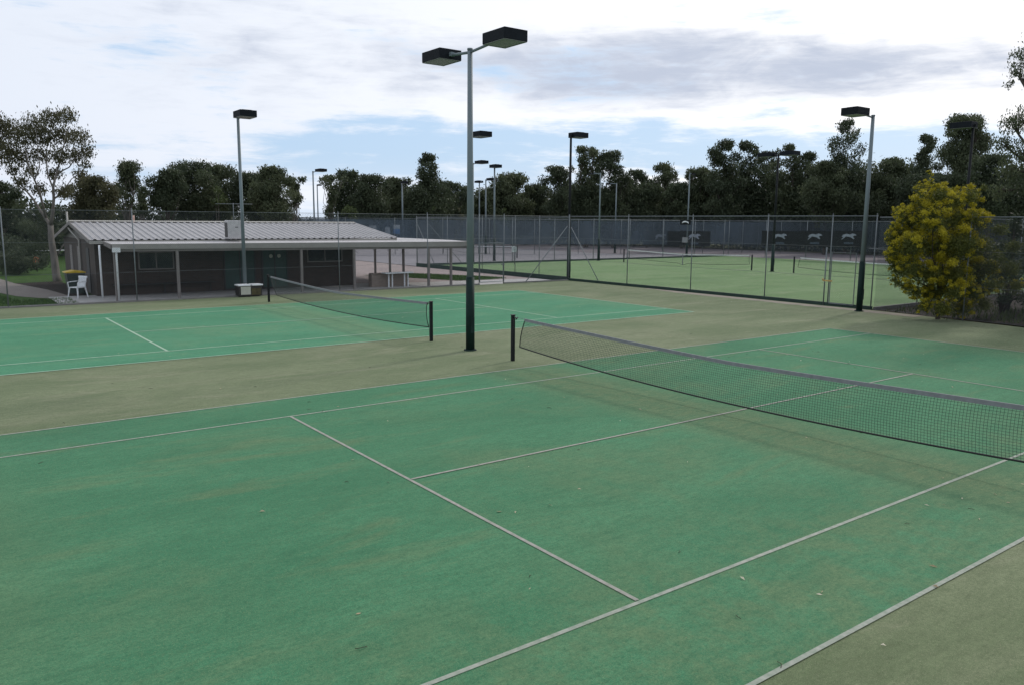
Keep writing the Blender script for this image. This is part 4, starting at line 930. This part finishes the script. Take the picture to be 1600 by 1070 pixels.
# wattle in bloom
t = thing('wattle_tree', 'bushy golden wattle in full yellow bloom spilling over the back fence', 'tree', (at(1478, 350, 27.6).x, at(1478, 350, 27.6).y, -.03))
WL = [(1440, 300, 10), (1447, 318, 16), (1470, 305, 14), (1495, 312, 16), (1520, 308, 14), (1455, 285, 6), (1410, 332, 10), (1425, 345, 18), (1455, 345, 22), (1490, 345, 22), (1525, 345, 18), (1405, 370, 16), (1400, 395, 15), (1430, 385, 24),
      (1465, 385, 26), (1500, 385, 26), (1535, 385, 20), (1402, 420, 14), (1425, 425, 20), (1455, 430, 24), (1490, 430, 24), (1525, 425, 22), (1550, 420, 16), (1430, 455, 14), (1460, 462, 16), (1495, 462, 18), (1520, 458, 14), (1548, 450, 12), (1445, 476, 12), (1475, 482, 14), (1505, 480, 14), (1535, 474, 12), (1388, 372, 5), (1398, 352, 6), (1452, 272, 4), (1538, 296, 6), (1392, 408, 6), (1402, 442, 7), (1392, 385, 6), (1415, 450, 8), (1565, 445, 10), (1560, 400, 10), (1578, 420, 13), (1584, 385, 11), (1562, 358, 11), (1590, 450, 10)]
rs_ = random.Random(9); C = []; Rr = []
for u, v, r in WL:
    for k in range(3):
        D = 28+rs_.uniform(-1, 1)*1.35*(1-abs(u-1475)/140); C.append(tuple(at(u+rs_.uniform(-5, 5), v+rs_.uniform(-5, 5), D))); Rr.append(r*rs_.uniform(.75, 1.2)*28/F)
M['wleaf'] = leafmat('wattle_leaves', (.045, .062, .016), (.15, .16, .032), .3)
leaves('foliage', 'wleaf', C, Rr, 90000, .07, t, 31, droop=.1, shell=.05, asp=.35)
C2 = []; R2 = []
for c, r in zip(C, Rr):
    c = Vector(c); uu = (c-CAM).dot(rt)/((c-CAM).dot(fwd))*F+800
    if (uu < 1525 and rs_.random() < min(1, .5+c.z*.2)) or rs_.random() < .12:
        for k in range(13):
            d = Vector((rs_.gauss(0, 1), rs_.gauss(0, 1), rs_.gauss(.5, 1))).normalized(); C2.append(tuple(c+d*r*rs_.uniform(.7, 1.15))); R2.append(r*rs_.uniform(.12, .32))
leaves('blossom', 'blossom', C2, R2, 130000, .042, t, 32, droop=-.2, shell=.1, asp=.6)
limbs((t.location.x, t.location.y, -.03), C[::4], Rr[::4], .07, 4, 'barkd', t, fork=.15)
# tufts of dry grass under the wattle
rs = np.random.RandomState(8); b = MB(); tint = []
for k in range(2600):
    x = rs.uniform(-7.4, 6); y = rs.uniform(18.45, 24); h = rs.uniform(.04, .2)*(1.6 if rs.rand() < .2 else 1); a = rs.uniform(0, 6.3); dx, dy = math.cos(a)*.02, math.sin(a)*.02
    b.quad((x-dx, y-dy, -.03), (x+dx, y+dy, -.03), (x+rs.uniform(-.08, .08), y+rs.uniform(-.08, .08), h)); tint.append(rs.rand())
o = b.build('dry_grass', 'midleaf'); a_ = o.data.attributes.new('tint', 'FLOAT', 'FACE'); a_.data.foreach_set('value', tint); tag(o, 'sparse weeds and dry grass on the mulch under the wattle', 'weeds', kind='stuff')
# lawn blades by the left fence and clubhouse patch
b = MB(); tint = []
for k in range(26000):
    if k % 3: x = rs.uniform(-40, -26.2); y = rs.uniform(-16, -6.3)
    else: x = rs.uniform(-36, -29.4); y = rs.uniform(11, 16.6)
    if k % 3 and -9.8-(.25*(x+38)) < y and x < -29.5 and y > -9.6-.0*(x): 
        if y > -8.2+(-x-30)*-.16: continue
    if not k % 3 and (y < 10.6+(x+36.2)*.38 or y > 14.2+(x+35.6)*.48): continue
    h = rs.uniform(.03, .09); a = rs.uniform(0, 6.3); dx, dy = math.cos(a)*.02, math.sin(a)*.02
    b.quad((x-dx, y-dy, -.06), (x+dx, y+dy, -.06), (x+rs.uniform(-.04, .04), y+rs.uniform(-.04, .04), h-.03)); tint.append(rs.rand())
M['blade'] = leafmat('grass_blade', (.030, .070, .014), (.07, .13, .028), .2)
o = b.build('grass', 'blade'); a_ = o.data.attributes.new('tint', 'FLOAT', 'FACE'); a_.data.foreach_set('value', tint); tag(o, 'short green lawn grass beside the clubhouse and paving', 'grass', kind='stuff')
